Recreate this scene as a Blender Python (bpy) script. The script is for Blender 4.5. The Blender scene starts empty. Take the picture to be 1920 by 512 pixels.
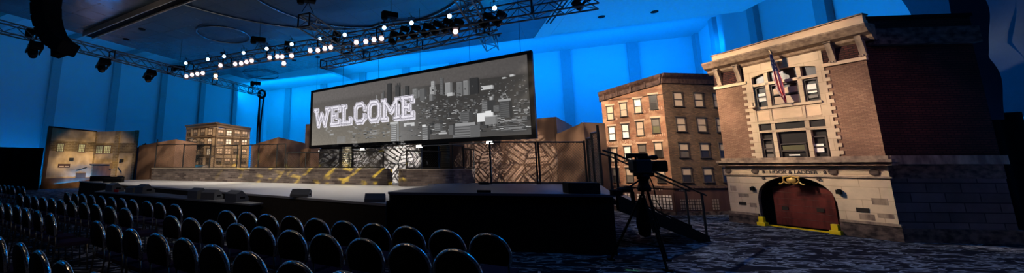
import bpy, math, random
from mathutils import Vector, Matrix
random.seed(7)
PI = math.pi
sc = bpy.context.scene
COL = sc.collection

# ------------------------------------------------------------------ helpers
class MB:
    """collects shapes into one mesh; faces may carry a colour"""
    def __init__(s): s.v = []; s.f = []; s.c = []; s.smooth = False
    def add(s, vs, fs, col=None):
        n = len(s.v); s.v += [tuple(p) for p in vs]
        for f in fs: s.f.append(tuple(i + n for i in f)); s.c.append(col)
        return s
    def quad(s, a, b, c, d, col=None): return s.add([a, b, c, d], [(0, 1, 2, 3)], col)
    def box(s, x0, x1, y0, y1, z0, z1, col=None):
        return s.add([(x0,y0,z0),(x1,y0,z0),(x1,y1,z0),(x0,y1,z0),(x0,y0,z1),(x1,y0,z1),(x1,y1,z1),(x0,y1,z1)],
                     [(0,3,2,1),(4,5,6,7),(0,1,5,4),(1,2,6,5),(2,3,7,6),(3,0,4,7)], col)
    def prism(s, poly, y0, y1, col=None):
        """poly in (x, z), extruded along y"""
        n = len(poly)
        vs = [(x, y0, z) for x, z in poly] + [(x, y1, z) for x, z in poly]
        fs = [tuple(range(n)), tuple(range(2*n-1, n-1, -1))] + [(i, i+n, (i+1) % n + n, (i+1) % n) for i in range(n)]
        return s.add(vs, fs, col)
    def slab(s, poly, z0, z1, col=None):
        """poly in (x, y), extruded along z"""
        n = len(poly)
        vs = [(x, y, z0) for x, y in poly] + [(x, y, z1) for x, y in poly]
        fs = [tuple(range(n-1, -1, -1)), tuple(range(n, 2*n))] + [(i, (i+1) % n, (i+1) % n + n, i+n) for i in range(n)]
        return s.add(vs, fs, col)
    def tube(s, p, q, r, n=6, r2=None, cap=True, col=None):
        p, q = Vector(p), Vector(q); d = q - p
        if d.length < 1e-6: return s
        d.normalize(); a = d.orthogonal().normalized(); b = d.cross(a); r2 = r if r2 is None else r2
        vs = []
        for c, R in ((p, r), (q, r2)):
            for i in range(n):
                t = 2*PI*i/n; vs.append(c + a*math.cos(t)*R + b*math.sin(t)*R)
        fs = [(i, (i+1) % n, (i+1) % n + n, i+n) for i in range(n)]
        if cap: fs += [tuple(range(n-1, -1, -1)), tuple(range(n, 2*n))]
        return s.add(vs, fs, col)
    def path(s, pts, r, n=6, closed=False, col=None):
        """one continuous tube along a polyline"""
        pts = [Vector(p) for p in pts]; m = len(pts); vs = []
        a = None
        for i, p in enumerate(pts):
            d = (pts[(i+1) % m] - pts[i-1]) if closed else (pts[min(i+1, m-1)] - pts[max(i-1, 0)])
            d.normalize()
            a = d.orthogonal() if a is None else a - d*a.dot(d)
            a.normalize(); b = d.cross(a)
            for k in range(n):
                t = 2*PI*k/n; vs.append(p + a*math.cos(t)*r + b*math.sin(t)*r)
        fs = []
        for i in range(m if closed else m-1):
            j = (i+1) % m
            for k in range(n): fs.append((i*n+k, i*n+(k+1) % n, j*n+(k+1) % n, j*n+k))
        if not closed: fs += [tuple(range(n-1, -1, -1)), tuple(range((m-1)*n, m*n))]
        return s.add(vs, fs, col)
    def lathe(s, prof, n=16, M=None, col=None):
        """prof: (r, z) pairs about z, through matrix M"""
        M = M or Matrix(); vs = []
        for r, z in prof:
            for i in range(n):
                t = 2*PI*i/n; vs.append(M @ Vector((r*math.cos(t), r*math.sin(t), z)))
        fs = []
        for j in range(len(prof)-1):
            for i in range(n): fs.append((j*n+i, j*n+(i+1) % n, (j+1)*n+(i+1) % n, (j+1)*n+i))
        fs += [tuple(range(n-1, -1, -1)), tuple(range((len(prof)-1)*n, len(prof)*n))]
        return s.add(vs, fs, col)
    def mesh(s, name, mat, smooth=False):
        me = bpy.data.meshes.new(name); me.from_pydata(s.v, [], s.f); me.materials.append(mat)
        if any(c is not None for c in s.c):
            at = me.color_attributes.new('Col', 'FLOAT_COLOR', 'CORNER'); k = 0
            for f, c in zip(s.f, s.c):
                for _ in f:
                    c2 = c or (.1, .1, .1); at.data[k].color = (c2[0], c2[1], c2[2], 1); k += 1
        if smooth:
            for p in me.polygons: p.use_smooth = True
        me.validate(); me.update()
        return me
    def build(s, name, mat, parent=None, face=None, smooth=False, bevel=0):
        o = bpy.data.objects.new(name, s.mesh(name, mat, smooth)); COL.objects.link(o)
        if parent: o.parent = parent
        if face: o.location = (face[0], face[1], face[3] if len(face) > 3 else 0); o.rotation_euler = (0, 0, face[2])
        if bevel:
            m = o.modifiers.new('b', 'BEVEL'); m.width = bevel; m.segments = 2; m.limit_method = 'ANGLE'
        return o

def split(mb, name, mat, parent, face=None, per=1, **k):
    """one object for each piece (or each run of 'per' pieces) that was added"""
    ids = [0]*len(mb.v); nxt = [0]
    out = []; fi = 0
    comp = list(range(len(mb.v)))
    def find(a):
        while comp[a] != a: comp[a] = comp[comp[a]]; a = comp[a]
        return a
    for f in mb.f:
        for a in f[1:]: comp[find(a)] = find(f[0])
    order = []; groups = {}
    for i in range(len(mb.v)):
        r = find(i)
        if r not in groups: groups[r] = []; order.append(r)
        groups[r].append(i)
    for n0 in range(0, len(order), per):
        m = MB(); idx = {}
        for r in order[n0:n0+per]:
            for i in groups[r]: idx[i] = len(m.v); m.v.append(mb.v[i])
        for f, c in zip(mb.f, mb.c):
            if f[0] in idx: m.f.append(tuple(idx[i] for i in f)); m.c.append(c)
        out.append(m.build(name, mat, parent, face, **k))
    return out
def tag(o, label=None, cat=None, group=None, kind=None):
    if label: o['label'] = label
    if cat: o['category'] = cat
    if group: o['group'] = group
    if kind: o['kind'] = kind
    return o
def empty(name, loc=(0,0,0), rz=0, label=None, cat=None, group=None):
    o = bpy.data.objects.new(name, None); COL.objects.link(o); o.location = loc; o.rotation_euler = (0, 0, rz)
    o.empty_display_size = .2
    return tag(o, label, cat, group)
def dup(root):
    c = root.copy(); COL.objects.link(c)
    for ch in [o for o in CH.get(root.name, [])]:
        d = ch.copy(); COL.objects.link(d); d.parent = c; CH.setdefault(c.name, []).append(d)
        for g in CH.get(ch.name, []):
            e = g.copy(); COL.objects.link(e); e.parent = d; CH.setdefault(d.name, []).append(e)
    return c
CH = {}
def reg(root, *obs):
    CH.setdefault(root.name, []).extend(obs)
ORD = 'first second third fourth fifth sixth seventh eighth ninth tenth eleventh twelfth thirteenth fourteenth fifteenth sixteenth'.split()

# ------------------------------------------------------------------ materials
def new(name):
    m = bpy.data.materials.new(name); m.use_nodes = True
    return m, m.node_tree.nodes, m.node_tree.links, m.node_tree.nodes['Principled BSDF']
def srgb(r, g, b):
    f = lambda c: (c/255/12.92) if c/255 <= .04045 else ((c/255+.055)/1.055)**2.4
    return (f(r), f(g), f(b))
def plain(name, c, rough=.6, metal=0, var=.12, scale=6, spec=.3):
    """slightly mottled surface"""
    m, N, L, b = new(name)
    b.inputs['Roughness'].default_value = rough; b.inputs['Metallic'].default_value = metal
    b.inputs['Specular IOR Level'].default_value = spec
    tc = N.new('ShaderNodeTexCoord'); no = N.new('ShaderNodeTexNoise'); no.inputs['Scale'].default_value = scale; no.inputs['Detail'].default_value = 4
    mx = N.new('ShaderNodeMix'); mx.data_type = 'RGBA'
    mx.inputs[6].default_value = (*[x*(1-var) for x in c], 1); mx.inputs[7].default_value = (*[min(1, x*(1+var)) for x in c], 1)
    L.new(tc.outputs['Object'], no.inputs['Vector']); L.new(no.outputs['Fac'], mx.inputs[0]); L.new(mx.outputs[2], b.inputs['Base Color'])
    return m
def emis(name, c, st):
    m, N, L, b = new(name)
    b.inputs['Base Color'].default_value = (.02, .02, .02, 1)
    b.inputs['Emission Color'].default_value = (*c, 1); b.inputs['Emission Strength'].default_value = st
    return m
def brick(name, c1, c2, mortar, bw=.2, bh=.065, ms=.01, grime=.5, gs=1.2, patch=None, lit=None):
    """brickwork in the (x, z) plane of a face, weathered with noise"""
    m, N, L, b = new(name); b.inputs['Roughness'].default_value = .8; b.inputs['Specular IOR Level'].default_value = .15
    tc = N.new('ShaderNodeTexCoord'); sp = N.new('ShaderNodeSeparateXYZ'); cb = N.new('ShaderNodeCombineXYZ')
    ad = N.new('ShaderNodeMath'); ad.operation = 'ADD'
    L.new(tc.outputs['Object'], sp.inputs[0]); L.new(sp.outputs['X'], ad.inputs[0]); L.new(sp.outputs['Y'], ad.inputs[1])
    L.new(ad.outputs[0], cb.inputs['X']); L.new(sp.outputs['Z'], cb.inputs['Y'])
    br = N.new('ShaderNodeTexBrick'); br.inputs['Scale'].default_value = 1
    br.inputs['Brick Width'].default_value = bw; br.inputs['Row Height'].default_value = bh; br.inputs['Mortar Size'].default_value = ms
    br.inputs['Color1'].default_value = (*c1, 1); br.inputs['Color2'].default_value = (*c2, 1); br.inputs['Mortar'].default_value = (*mortar, 1)
    L.new(cb.outputs[0], br.inputs['Vector'])
    no = N.new('ShaderNodeTexNoise'); no.inputs['Scale'].default_value = gs; no.inputs['Detail'].default_value = 6; no.inputs['Roughness'].default_value = .65
    L.new(tc.outputs['Object'], no.inputs['Vector'])
    rp = N.new('ShaderNodeMapRange'); rp.inputs[1].default_value = .3; rp.inputs[2].default_value = .7; rp.inputs[3].default_value = 1-grime; rp.inputs[4].default_value = 1.0
    L.new(no.outputs['Fac'], rp.inputs[0])
    mx = N.new('ShaderNodeMix'); mx.data_type = 'RGBA'; mx.blend_type = 'MULTIPLY'; mx.inputs[0].default_value = 1
    L.new(br.outputs['Color'], mx.inputs[6]); L.new(rp.outputs[0], mx.inputs[7])
    out = mx.outputs[2]
    if patch:
        n2 = N.new('ShaderNodeTexNoise'); n2.inputs['Scale'].default_value = 2.2; n2.inputs['Detail'].default_value = 5
        L.new(cb.outputs[0], n2.inputs['Vector'])
        r2 = N.new('ShaderNodeMapRange'); r2.inputs[1].default_value = .5; r2.inputs[2].default_value = .62; L.new(n2.outputs['Fac'], r2.inputs[0])
        m2 = N.new('ShaderNodeMix'); m2.data_type = 'RGBA'; m2.inputs[7].default_value = (*patch, 1)
        L.new(r2.outputs[0], m2.inputs[0]); L.new(out, m2.inputs[6]); out = m2.outputs[2]
    L.new(out, b.inputs['Base Color'])
    return m
def streaky(name, c1, c2, rough=.7, sx=.8, sz=.25, spec=.2):
    """painted canvas flat with soft vertical staining"""
    m, N, L, b = new(name); b.inputs['Roughness'].default_value = rough; b.inputs['Specular IOR Level'].default_value = spec
    tc = N.new('ShaderNodeTexCoord'); mp = N.new('ShaderNodeMapping'); mp.inputs['Scale'].default_value = (sx, sx, sz)
    no = N.new('ShaderNodeTexNoise'); no.inputs['Scale'].default_value = 3; no.inputs['Detail'].default_value = 5
    L.new(tc.outputs['Object'], mp.inputs[0]); L.new(mp.outputs[0], no.inputs['Vector'])
    rp = N.new('ShaderNodeMapRange'); rp.inputs[1].default_value = .35; rp.inputs[2].default_value = .68; L.new(no.outputs['Fac'], rp.inputs[0])
    mx = N.new('ShaderNodeMix'); mx.data_type = 'RGBA'; mx.inputs[6].default_value = (*c1, 1); mx.inputs[7].default_value = (*c2, 1)
    L.new(rp.outputs[0], mx.inputs[0]); L.new(mx.outputs[2], b.inputs['Base Color'])
    return m

BLACK = plain('matte_black', (.0035, .0035, .004), .75, spec=.12)
DARKMETAL = plain('dark_metal', (.02, .02, .022), .45, .3)
TRUSS = plain('truss_aluminium', (.16, .15, .14), .45, .2)
CHROME = plain('chair_trim', (.85, .8, .74), .16, 1.0, .2, 60)
_n = CHROME.node_tree; _no = _n.nodes.new('ShaderNodeTexNoise'); _no.inputs['Scale'].default_value = 45; _tc = _n.nodes.new('ShaderNodeTexCoord'); _bp = _n.nodes.new('ShaderNodeBump')
_bp.inputs['Strength'].default_value = .5; _bp.inputs['Distance'].default_value = .01
_n.links.new(_tc.outputs['Object'], _no.inputs['Vector']); _n.links.new(_no.outputs['Fac'], _bp.inputs['Height']); _n.links.new(_bp.outputs[0], _n.nodes['Principled BSDF'].inputs['Normal'])
CHAIRBLACK = plain('chair_black', (.0035, .0035, .004), .9, spec=.05)
SEAT = plain('chair_seat_fabric', (.022, .012, .03), .9, spec=.1)
STONE = brick('limestone', srgb(226,196,160), srgb(214,184,148), srgb(190,160,126), .62, .3, .006, .3, 1.6)
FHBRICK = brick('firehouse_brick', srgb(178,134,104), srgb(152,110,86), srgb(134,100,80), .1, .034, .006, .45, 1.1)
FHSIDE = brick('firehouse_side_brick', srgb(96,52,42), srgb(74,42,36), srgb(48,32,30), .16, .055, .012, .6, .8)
CORN = streaky('cornice_stone', srgb(120,96,78), srgb(170,140,112), sx=3, sz=4)
PARAPET = streaky('parapet_stone', srgb(214,178,140), srgb(230,196,156), sx=1, sz=2)
STONEDIRTY = streaky('stained_stone', srgb(110,90,76), srgb(178,150,122), sx=2, sz=.8)
BASEDARK = streaky('sooty_base_stone', srgb(40,30,28), srgb(112,92,80), sx=2, sz=3)
WFRAME = plain('bronze_window_frame', srgb(70,58,50), .5)
WDARK = plain('dark_window_glass', srgb(52,46,40), .25, spec=.5)
WHITEBLIND = plain('white_blind', srgb(250,240,222), .7, var=.05)
TANBLIND = plain('tan_blind', srgb(206,176,146), .7, var=.08)
GREYPANE = plain('dusk_pane', srgb(110,98,86), .4, var=.2)
OLIVE = plain('olive_pane', srgb(92,86,52), .5)
DOORRED = streaky('firehouse_door_red', srgb(70,24,20), srgb(104,42,34), .5, 2, .5)
YELLOW = plain('bumper_yellow', srgb(240,200,20), .5)
GOLD = plain('crest_gold', srgb(190,150,80), .4, .4)
LETTER = plain('dark_letter_paint', srgb(60,50,52), .6)
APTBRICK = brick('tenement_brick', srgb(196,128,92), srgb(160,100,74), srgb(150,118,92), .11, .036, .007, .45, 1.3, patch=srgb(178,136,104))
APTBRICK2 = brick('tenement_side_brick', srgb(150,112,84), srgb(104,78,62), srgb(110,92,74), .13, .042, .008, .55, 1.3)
SHOP = streaky('shopfront_brown', srgb(70,46,40), srgb(92,62,52))
APTCORN = streaky('tenement_cornice', srgb(66,46,40), srgb(104,78,66), sx=4, sz=2)
FADED = plain('faded_paint', srgb(206,170,138), .8)
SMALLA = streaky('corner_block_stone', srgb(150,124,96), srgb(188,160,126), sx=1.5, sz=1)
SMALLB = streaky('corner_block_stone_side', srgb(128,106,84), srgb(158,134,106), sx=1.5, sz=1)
SMALLTRIM = plain('corner_block_trim', srgb(100,80,62), .7)
WAREHOUSE = streaky('warehouse_render', srgb(160,132,96), srgb(196,166,124), sx=.6, sz=.5)
WAREBRICK = brick('warehouse_brick', srgb(150,124,84), srgb(124,100,68), srgb(170,146,108), .4, .13, .02, .5, .5)
WAREBASE = streaky('warehouse_base', srgb(80,54,34), srgb(104,72,46))
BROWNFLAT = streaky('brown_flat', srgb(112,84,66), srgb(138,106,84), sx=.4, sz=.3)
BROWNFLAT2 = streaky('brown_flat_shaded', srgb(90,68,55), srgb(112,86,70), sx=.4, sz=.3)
GREYFLAT = streaky('grey_flat', srgb(92,86,80), srgb(112,104,96), sx=.4, sz=.3)
LOWBRICK = brick('low_wall_brick', srgb(140,124,112), srgb(82,70,66), srgb(112,102,96), .34, .085, .012, .55, 1.5)
CAP = plain('wall_cap', srgb(150,138,120), .7)
STEEL = plain('fence_steel', (.035, .033, .03), .45, .5)
DECK = plain('stage_deck', (.4, .38, .355), .45, var=.06, scale=1.2, spec=.35)
DECK2 = plain('platform_deck', (.09, .09, .105), .45, var=.08, scale=1.5)
FASCIA = plain('stage_skirt', (.05, .04, .028), .85, spec=.1)
DRAPE = plain('black_drape', (.004, .004, .005), .9, spec=.05)
BLUEDRAPE = plain('dark_scallop_drape', (.03, .035, .05), .9, spec=.05)

def wallmat():
    m, N, L, b = new('blue_washed_wall')
    b.inputs['Roughness'].default_value = .75; b.inputs['Specular IOR Level'].default_value = .2
    tc = N.new('ShaderNodeTexCoord'); no = N.new('ShaderNodeTexNoise'); no.inputs['Scale'].default_value = .25; no.inputs['Detail'].default_value = 2
    mx = N.new('ShaderNodeMix'); mx.data_type = 'RGBA'; mx.inputs[6].default_value = (.55, .57, .6, 1); mx.inputs[7].default_value = (.68, .7, .72, 1)
    L.new(tc.outputs['Object'], no.inputs['Vector']); L.new(no.outputs['Fac'], mx.inputs[0]); L.new(mx.outputs[2], b.inputs['Base Color'])
    return m
WALL = wallmat()
COLUMN = plain('column_paint', (.36, .36, .38), .7)
def ceilmat():
    m, N, L, b = new('satin_ceiling')
    b.inputs['Roughness'].default_value = .22; b.inputs['Specular IOR Level'].default_value = .5
    tc = N.new('ShaderNodeTexCoord'); mp = N.new('ShaderNodeMapping'); mp.inputs['Rotation'].default_value = (0, 0, .46)
    br = N.new('ShaderNodeTexBrick'); br.inputs['Scale'].default_value = 1; br.inputs['Brick Width'].default_value = 1.2; br.inputs['Row Height'].default_value = 1.2
    br.inputs['Mortar Size'].default_value = .012; br.inputs['Color1'].default_value = (.085, .115, .14, 1); br.inputs['Color2'].default_value = (.07, .1, .125, 1); br.inputs['Mortar'].default_value = (.05, .07, .09, 1)
    br.offset = 0
    L.new(tc.outputs['Object'], mp.inputs[0]); L.new(mp.outputs[0], br.inputs['Vector']); L.new(br.outputs['Color'], b.inputs['Base Color'])
    no = N.new('ShaderNodeTexNoise'); no.inputs['Scale'].default_value = .9; no.inputs['Detail'].default_value = 3
    bp = N.new('ShaderNodeBump'); bp.inputs['Strength'].default_value = .12; bp.inputs['Distance'].default_value = .4
    L.new(mp.outputs[0], no.inputs['Vector']); L.new(no.outputs['Fac'], bp.inputs['Height']); L.new(bp.outputs[0], b.inputs['Normal'])
    return m
CEIL = ceilmat()
SOFFIT = plain('soffit_paint', (.5, .52, .54), .6)
def carpetmat():
    m, N, L, b = new('swirl_carpet')
    b.inputs['Roughness'].default_value = .95; b.inputs['Specular IOR Level'].default_value = .1
    tc = N.new('ShaderNodeTexCoord'); mp = N.new('ShaderNodeMapping'); mp.inputs['Rotation'].default_value = (0, 0, .25); mp.inputs['Scale'].default_value = (1.1, 2.8, 1)
    n0 = N.new('ShaderNodeTexNoise'); n0.inputs['Scale'].default_value = 1.6; n0.inputs['Detail'].default_value = 3
    mxv = N.new('ShaderNodeMix'); mxv.data_type = 'VECTOR'; mxv.inputs[0].default_value = .35
    L.new(tc.outputs['Object'], mp.inputs[0]); L.new(mp.outputs[0], n0.inputs['Vector'])
    L.new(mp.outputs[0], mxv.inputs[4]); L.new(n0.outputs['Color'], mxv.inputs[5])
    n1 = N.new('ShaderNodeTexNoise'); n1.inputs['Scale'].default_value = 2.6; n1.inputs['Detail'].default_value = 3; n1.inputs['Distortion'].default_value = 1.4
    L.new(mxv.outputs[1], n1.inputs['Vector'])
    r = N.new('ShaderNodeValToRGB'); e = r.color_ramp.elements
    e[0].position = .40; e[0].color = (.007, .008, .013, 1); e[1].position = .72; e[1].color = (.02, .02, .027, 1)
    x = r.color_ramp.elements.new(.5); x.color = (.012, .011, .017, 1)
    x = r.color_ramp.elements.new(.56); x.color = (.34, .35, .35, 1)
    x = r.color_ramp.elements.new(.61); x.color = (.018, .018, .026, 1)
    L.new(n1.outputs['Fac'], r.inputs[0]); L.new(r.outputs[0], b.inputs['Base Color'])
    return m
CARPET = carpetmat()
LENSBLUE = emis('cool_lens', (.5, .75, 1), 5)
LENSWARM = emis('warm_lens', (1, .72, .76), 2.6)
LENSAMBER = emis('amber_lens', (1, .6, .3), 5)
CLIPLIGHT = emis('clip_light_lens', (1, .93, .82), 7)
LENSOFF = plain('dark_lens', (.02, .02, .03), .1, spec=.6)

# ------------------------------------------------------------------ the hall
def frame2(A, B):
    d = Vector((B[0]-A[0], B[1]-A[1])); return (A[0], A[1], math.atan2(d.y, d.x)), d.length
def struct(mb, name, mat, face=None, **k):
    o = mb.build(name, mat, None, face, **k); o['kind'] = 'structure'; return o
struct(MB().box(-48, 34, -8, 58, -.2, 0), 'floor', CARPET)
WL = ((-29.95, 26.84), (-17.54, 51.04)); WBK = ((-17.54, 51.04), (26.63, 31.74)); WR = ((26.63, 31.74), (16.9, 8.0))
HT = 13.15
fl, ll = frame2(*WL); fb, lb = frame2(*WBK); fr, lr = frame2(*WR)
struct(MB().box(-32, ll, 0, .4, 0, HT), 'wall_left', WALL, fl)
struct(MB().box(0, lb, 0, .4, 0, HT), 'wall_back', WALL, fb)
struct(MB().box(0, lr+14, 0, .4, 0, HT), 'wall_right', WALL, fr)
n = 0
def pil(u, face, w=.85):
    global n
    n += 1; struct(MB().box(u-w/2, u+w/2, -.28, 0, 0, HT), 'column_%d' % n, COLUMN, face)
for k in range(-4, 6): pil(3.75 + 4.45*k, fl, .6)
for k in range(0, 8): pil(3.5 + 5.7*k, fb, .9)
for u in (.45, 4.2, 10.1, 16.2): pil(u, fr, .8)
struct(MB().box(-50, 36, -8, 60, HT, HT+.2), 'ceiling', SOFFIT)
# the lower hung ceiling: the big satin field and the paler field beside it
struct(MB().slab([(-26,-6),(4.4,-6),(8.0,20.6),(-3.8,25.8),(-12.5,31.0),(-18.85,16.9)], 9, 9.9), 'ceiling_lower', CEIL)
struct(MB().slab([(4.4,-6),(5.1,-6),(8.75,20.3),(8.0,20.6)], 8.97, 9.9), 'trim_1', SOFFIT)
struct(MB().slab([(5.1,-6),(14,-6),(16.6,16.9),(8.75,20.0)], 9.0, 9.9), 'ceiling_right', SOFFIT)
# soffit along the left wall, with bulkhead beams running out from the wall columns
struct(MB().box(-32, ll-.5, -14, 0, 12.0, 12.2), 'trim_2', SOFFIT, fl)
for i, k in enumerate((-3, -2, -1, 0, 1, 2, 3)):
    u = 3.75+4.45*k; a = Vector((fl[0]+math.cos(fl[2])*u, fl[1]+math.sin(fl[2])*u))
    struct(MB().box(-.45, .45, -13, -.3, 11.55, 12.0), 'beam_%d' % (i+1), COLUMN, (a.x, a.y, fl[2]))
# recessed slot in the ceiling with bright lips
sA, sB = Vector((-16.99, 19.8)), Vector((-7.2, 14.0)); sd = (sB-sA); sl = sd.length
so = MB().box(0, sl, -.2, .2, 8.8, 9.0).build('track_channel', BLACK, None, (sA.x, sA.y, math.atan2(sd.y, sd.x)))
tag(so, 'long dark ceiling track channel with two pale metal lips', 'track')
for y in (-.24, .2):
    l = MB().box(0, sl, y, y+.05, 8.72, 9.0).build('lip', plain('lip_paint', (.8, .7, .6), .5, 0), so)
lab = ['large open ring hung flat under the ceiling above the left truss', 'ring hung flat near the far corner of the ceiling', 'smallest ring on the ceiling, behind the front truss']
RING = plain('ring_metal', (.2, .24, .28), .25, .8)
for (x, y, r), t in zip(((-9.5, 19.9, 1.36), (-10.7, 29.1, 1.35), (-7.97, 22.2, .33)), lab):
    o = MB().path([(x+r*math.cos(2*PI*i/48), y+r*math.sin(2*PI*i/48), 8.93) for i in range(48)], .045, 6, True).build('suspended_ring', RING, smooth=True)
    tag(o, t, 'ring', 'rings under the ceiling')
lab = ['widest ceiling ring, sweeping from the track channel toward the screen', 'wide ceiling ring above the screen', 'wide ceiling ring over the right part of the front truss']
for (x, y, r), t in zip(((-3.0, 10.8, 8.3), (.75, 20.35, 2.5), (-1.6, 14.2, 4.6)), lab):
    o = MB().path([(x+r*math.cos(2*PI*i/96), y+r*math.sin(2*PI*i/96), 8.94) for i in range(96)], .05, 6, True).build('suspended_ring', RING, smooth=True)
    tag(o, t, 'ring', 'rings under the ceiling')
k = 0
for (x, y) in ((-15.6,20.8),(-13.6,19.2),(-11.2,23.5),(-9.5,25.2),(-7.0,25.2),(-5.2,24.4),(-2.0,23.2),(.6,22.3),(3.2,21.1),(5.8,20.2),(10.2,17.5),(12.4,16.9)):
    o = MB().lathe([(.16,0),(.16,.03),(.11,.035)], 14, Matrix.Translation((x, y, 8.97))).build('downlight', BLACK)
    tag(o, 'small dark round downlight in the lower ceiling, %s from the left' % ORD[k], 'downlight', 'downlights in the lower ceiling'); k += 1
for (x, y, z, rz) in ((7.55, 16.4, 8.94, .12), (7.75, 16.4, 8.94, .12)):
    o = MB().box(-.03, .03, -1.9, 1.9, 0, .03).build('slot_diffuser', BLACK, None, (x, y, -.13, z))
    tag(o, 'narrow black slot diffuser in the ceiling rib, %s of a pair' % ('left' if x < 7.6 else 'right'), 'diffuser', 'slot diffusers')
# far right: hanging scalloped drape, black masking drape and the braces behind the firehouse
def drape(name, x0, y0, x1, y1, z0, z1, mat, amp, waves, label):
    mb = MB(); N = waves*8; d = Vector((x1-x0, y1-y0)); nn = Vector((-d.y, d.x)).normalized()
    P = []
    for i in range(N+1):
        t = i/N; o = nn*amp*math.sin(t*waves*2*PI); P.append((x0+d.x*t+o.x, y0+d.y*t+o.y))
    mb.add([(x, y, z0) for x, y in P]+[(x, y, z1) for x, y in P], [(i, i+1, i+N+2, i+N+1) for i in range(N)])
    return tag(mb.build(name, mat, smooth=True), label, 'drape')
mb = MB(); P = []
for i in range(61):
    t = i/60; z = 2.9+t*6.0
    e = 15.62 + .34*abs(math.sin(t*PI*3.0+.55)) + .35*t
    P.append(((15.05+.006*i, 9.7, z), (e, 9.6+.06*math.sin(t*20), z)))
mb.add([p for a in P for p in a], [(2*i, 2*i+1, 2*i+3, 2*i+2) for i in range(60)])
tag(mb.build('scalloped_drape', BLUEDRAPE, smooth=True), 'tall dark blue drape with scalloped edge beside the firehouse', 'drape')
mb = MB(); NZ = 44; NU = 10
sw = []
for j in range(NZ+1):
    z = 3.0 + 9.5*j/NZ
    for i in range(NU+1):
        uu = 21.5 + 14*i/NU; ph = (z + .55*math.sin(PI*i/NU*1.5) - .1*i)*2*PI/2.6
        off = .8 + .32*(1-abs(math.sin(ph/2)))
        sw.append((fr[0]+uu*math.cos(fr[2])+off*math.sin(fr[2]), fr[1]+uu*math.sin(fr[2])-off*math.cos(fr[2]), z))
mb.add(sw, [(j*(NU+1)+i, j*(NU+1)+i+1, (j+1)*(NU+1)+i+1, (j+1)*(NU+1)+i) for j in range(NZ) for i in range(NU)])
tag(mb.build('swagged_drape', plain('blue_grey_drape', (.05,.07,.09), .9, spec=.05), smooth=True), 'dark blue drape with horizontal swags high on the right wall', 'drape')
drape('masking_drape', 14.4, 10.4, 16.3, 9.6, 0, 3.1, DRAPE, .06, 5, 'low black masking drape to the right of the firehouse')
drape('masking_drape', -34, 22.5, -26.0, 27.8, 0, 3.05, DRAPE, .1, 14, 'black masking drape along the left wall')
tag(MB().tube((-27.2, 25.0, 2.9), (-29.3, 25.4, 4.3), .16, 8).build('drape_pole', BLACK), 'dark slanted pole above the left masking drape', 'pole')
tag(MB().box(15.25, 15.42, 9.66, 9.7, 2.9, 3.7).build('wooden_brace', plain('bare_wood', srgb(210,180,120), .7)), 'pale wooden brace at the foot of the scalloped drape', 'brace')
# ------------------------------------------------------------------ stage
STAGE = [(-16.2,19.5),(-.18,7.8),(-.18,8.4),(1.52,12.3),(6.0,12.3),(6.0,15.6),(4.3,17.2),(3.6,17.75),(1.5,17.6),(1.2,17.4),(-.9,18.3),(-14.3,22.3)]
st = empty('main_stage', (0,0,0), 0, 'long main stage with pale grey deck and black skirt', 'stage')
MB().slab(STAGE, .9, .95).build('deck', DECK, st)
MB().slab([(x*.999, y+.03) for x, y in STAGE[:2]]+[(x*.998, y-.02) for x, y in STAGE[2:]], 0, .9).build('skirt', FASCIA, st)
PLAT = [(-.15,8.4),(-.13,8.26),(4.33,7.5),(6.55,12.2),(1.58,12.2)]
pt = empty('raised_platform', (0,0,0), 0, 'raised black-fronted platform at the right end of the stage', 'platform')
MB().slab(PLAT, 1.1, 1.15).build('deck', DECK2, pt)
MB().slab([(-.12,8.42),(-.1,8.3),(4.3,7.54),(6.5,12.16),(1.6,12.16)], 0, 1.1).build('skirt', BLACK, pt)
ap = empty('apron_step', (0,0,0), 0, 'low apron step along the left front of the main stage', 'platform')
APR = [(-11.4,14.5),(-3.65,9.68),(-3.45,10.06),(-11.95,16.28)]
MB().slab(APR, .72, .76).build('deck', plain('apron_deck', (.13,.125,.12), .55), ap)
MB().slab([(-11.35,14.55),(-3.68,9.73),(-3.5,10.04),(-11.9,16.2)], 0, .72).build('skirt', BLACK, ap)

# floor wedges
def wedge_parts():
    w, d, h = .56, .42, .36
    prof = [(-d/2,0),(d/2,0),(d/2,h*.35),(-d*.05,h),(-d/2,h*.72)]
    body = MB(); body.add([(-w/2, y, z) for y, z in prof]+[(w/2, y, z) for y, z in prof],
        [(4,3,2,1,0),(5,6,7,8,9)]+[(i, (i+1) % 5, (i+1) % 5+5, i+5) for i in range(5)])
    g = MB(); a, b = Vector((0, d/2, h*.35)), Vector((0, -d*.05, h)); t = (b-a); nn = Vector((0, -t.z, t.y)).normalized()*-.012
    p = [a+t*.06, a+t*.94]
    g.quad(Vector((-w*.46,0,0))+p[0]+nn*-1, Vector((w*.46,0,0))+p[0]+nn*-1, Vector((w*.46,0,0))+p[1]+nn*-1, Vector((-w*.46,0,0))+p[1]+nn*-1)
    h_ = MB()
    for s in (-1, 1): h_.box(s*w/2-.006, s*w/2+.006, -.08, .08, .1, .16)
    return body, g, h_
wb, wg, wh = wedge_parts()
WEDGE = plain('wedge_paint', (.11, .11, .11), .6); GRILLE = plain('wedge_grille', (.015, .015, .016), .6, .5)
wm = (wb.mesh('cabinet', WEDGE), wg.mesh('grille', GRILLE), wh.mesh('handle', BLACK))
wl = ['first from the left, above the red sticker', 'second from the left, low and turned away', 'third from the left, at the left half of the apron',
      'fourth from the left, near the middle of the apron', 'fifth from the left, tucked against its neighbour', 'sixth from the left, at the right end of the apron',
      'alone on the edge of the main deck', 'against the corner of the raised platform']
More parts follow.
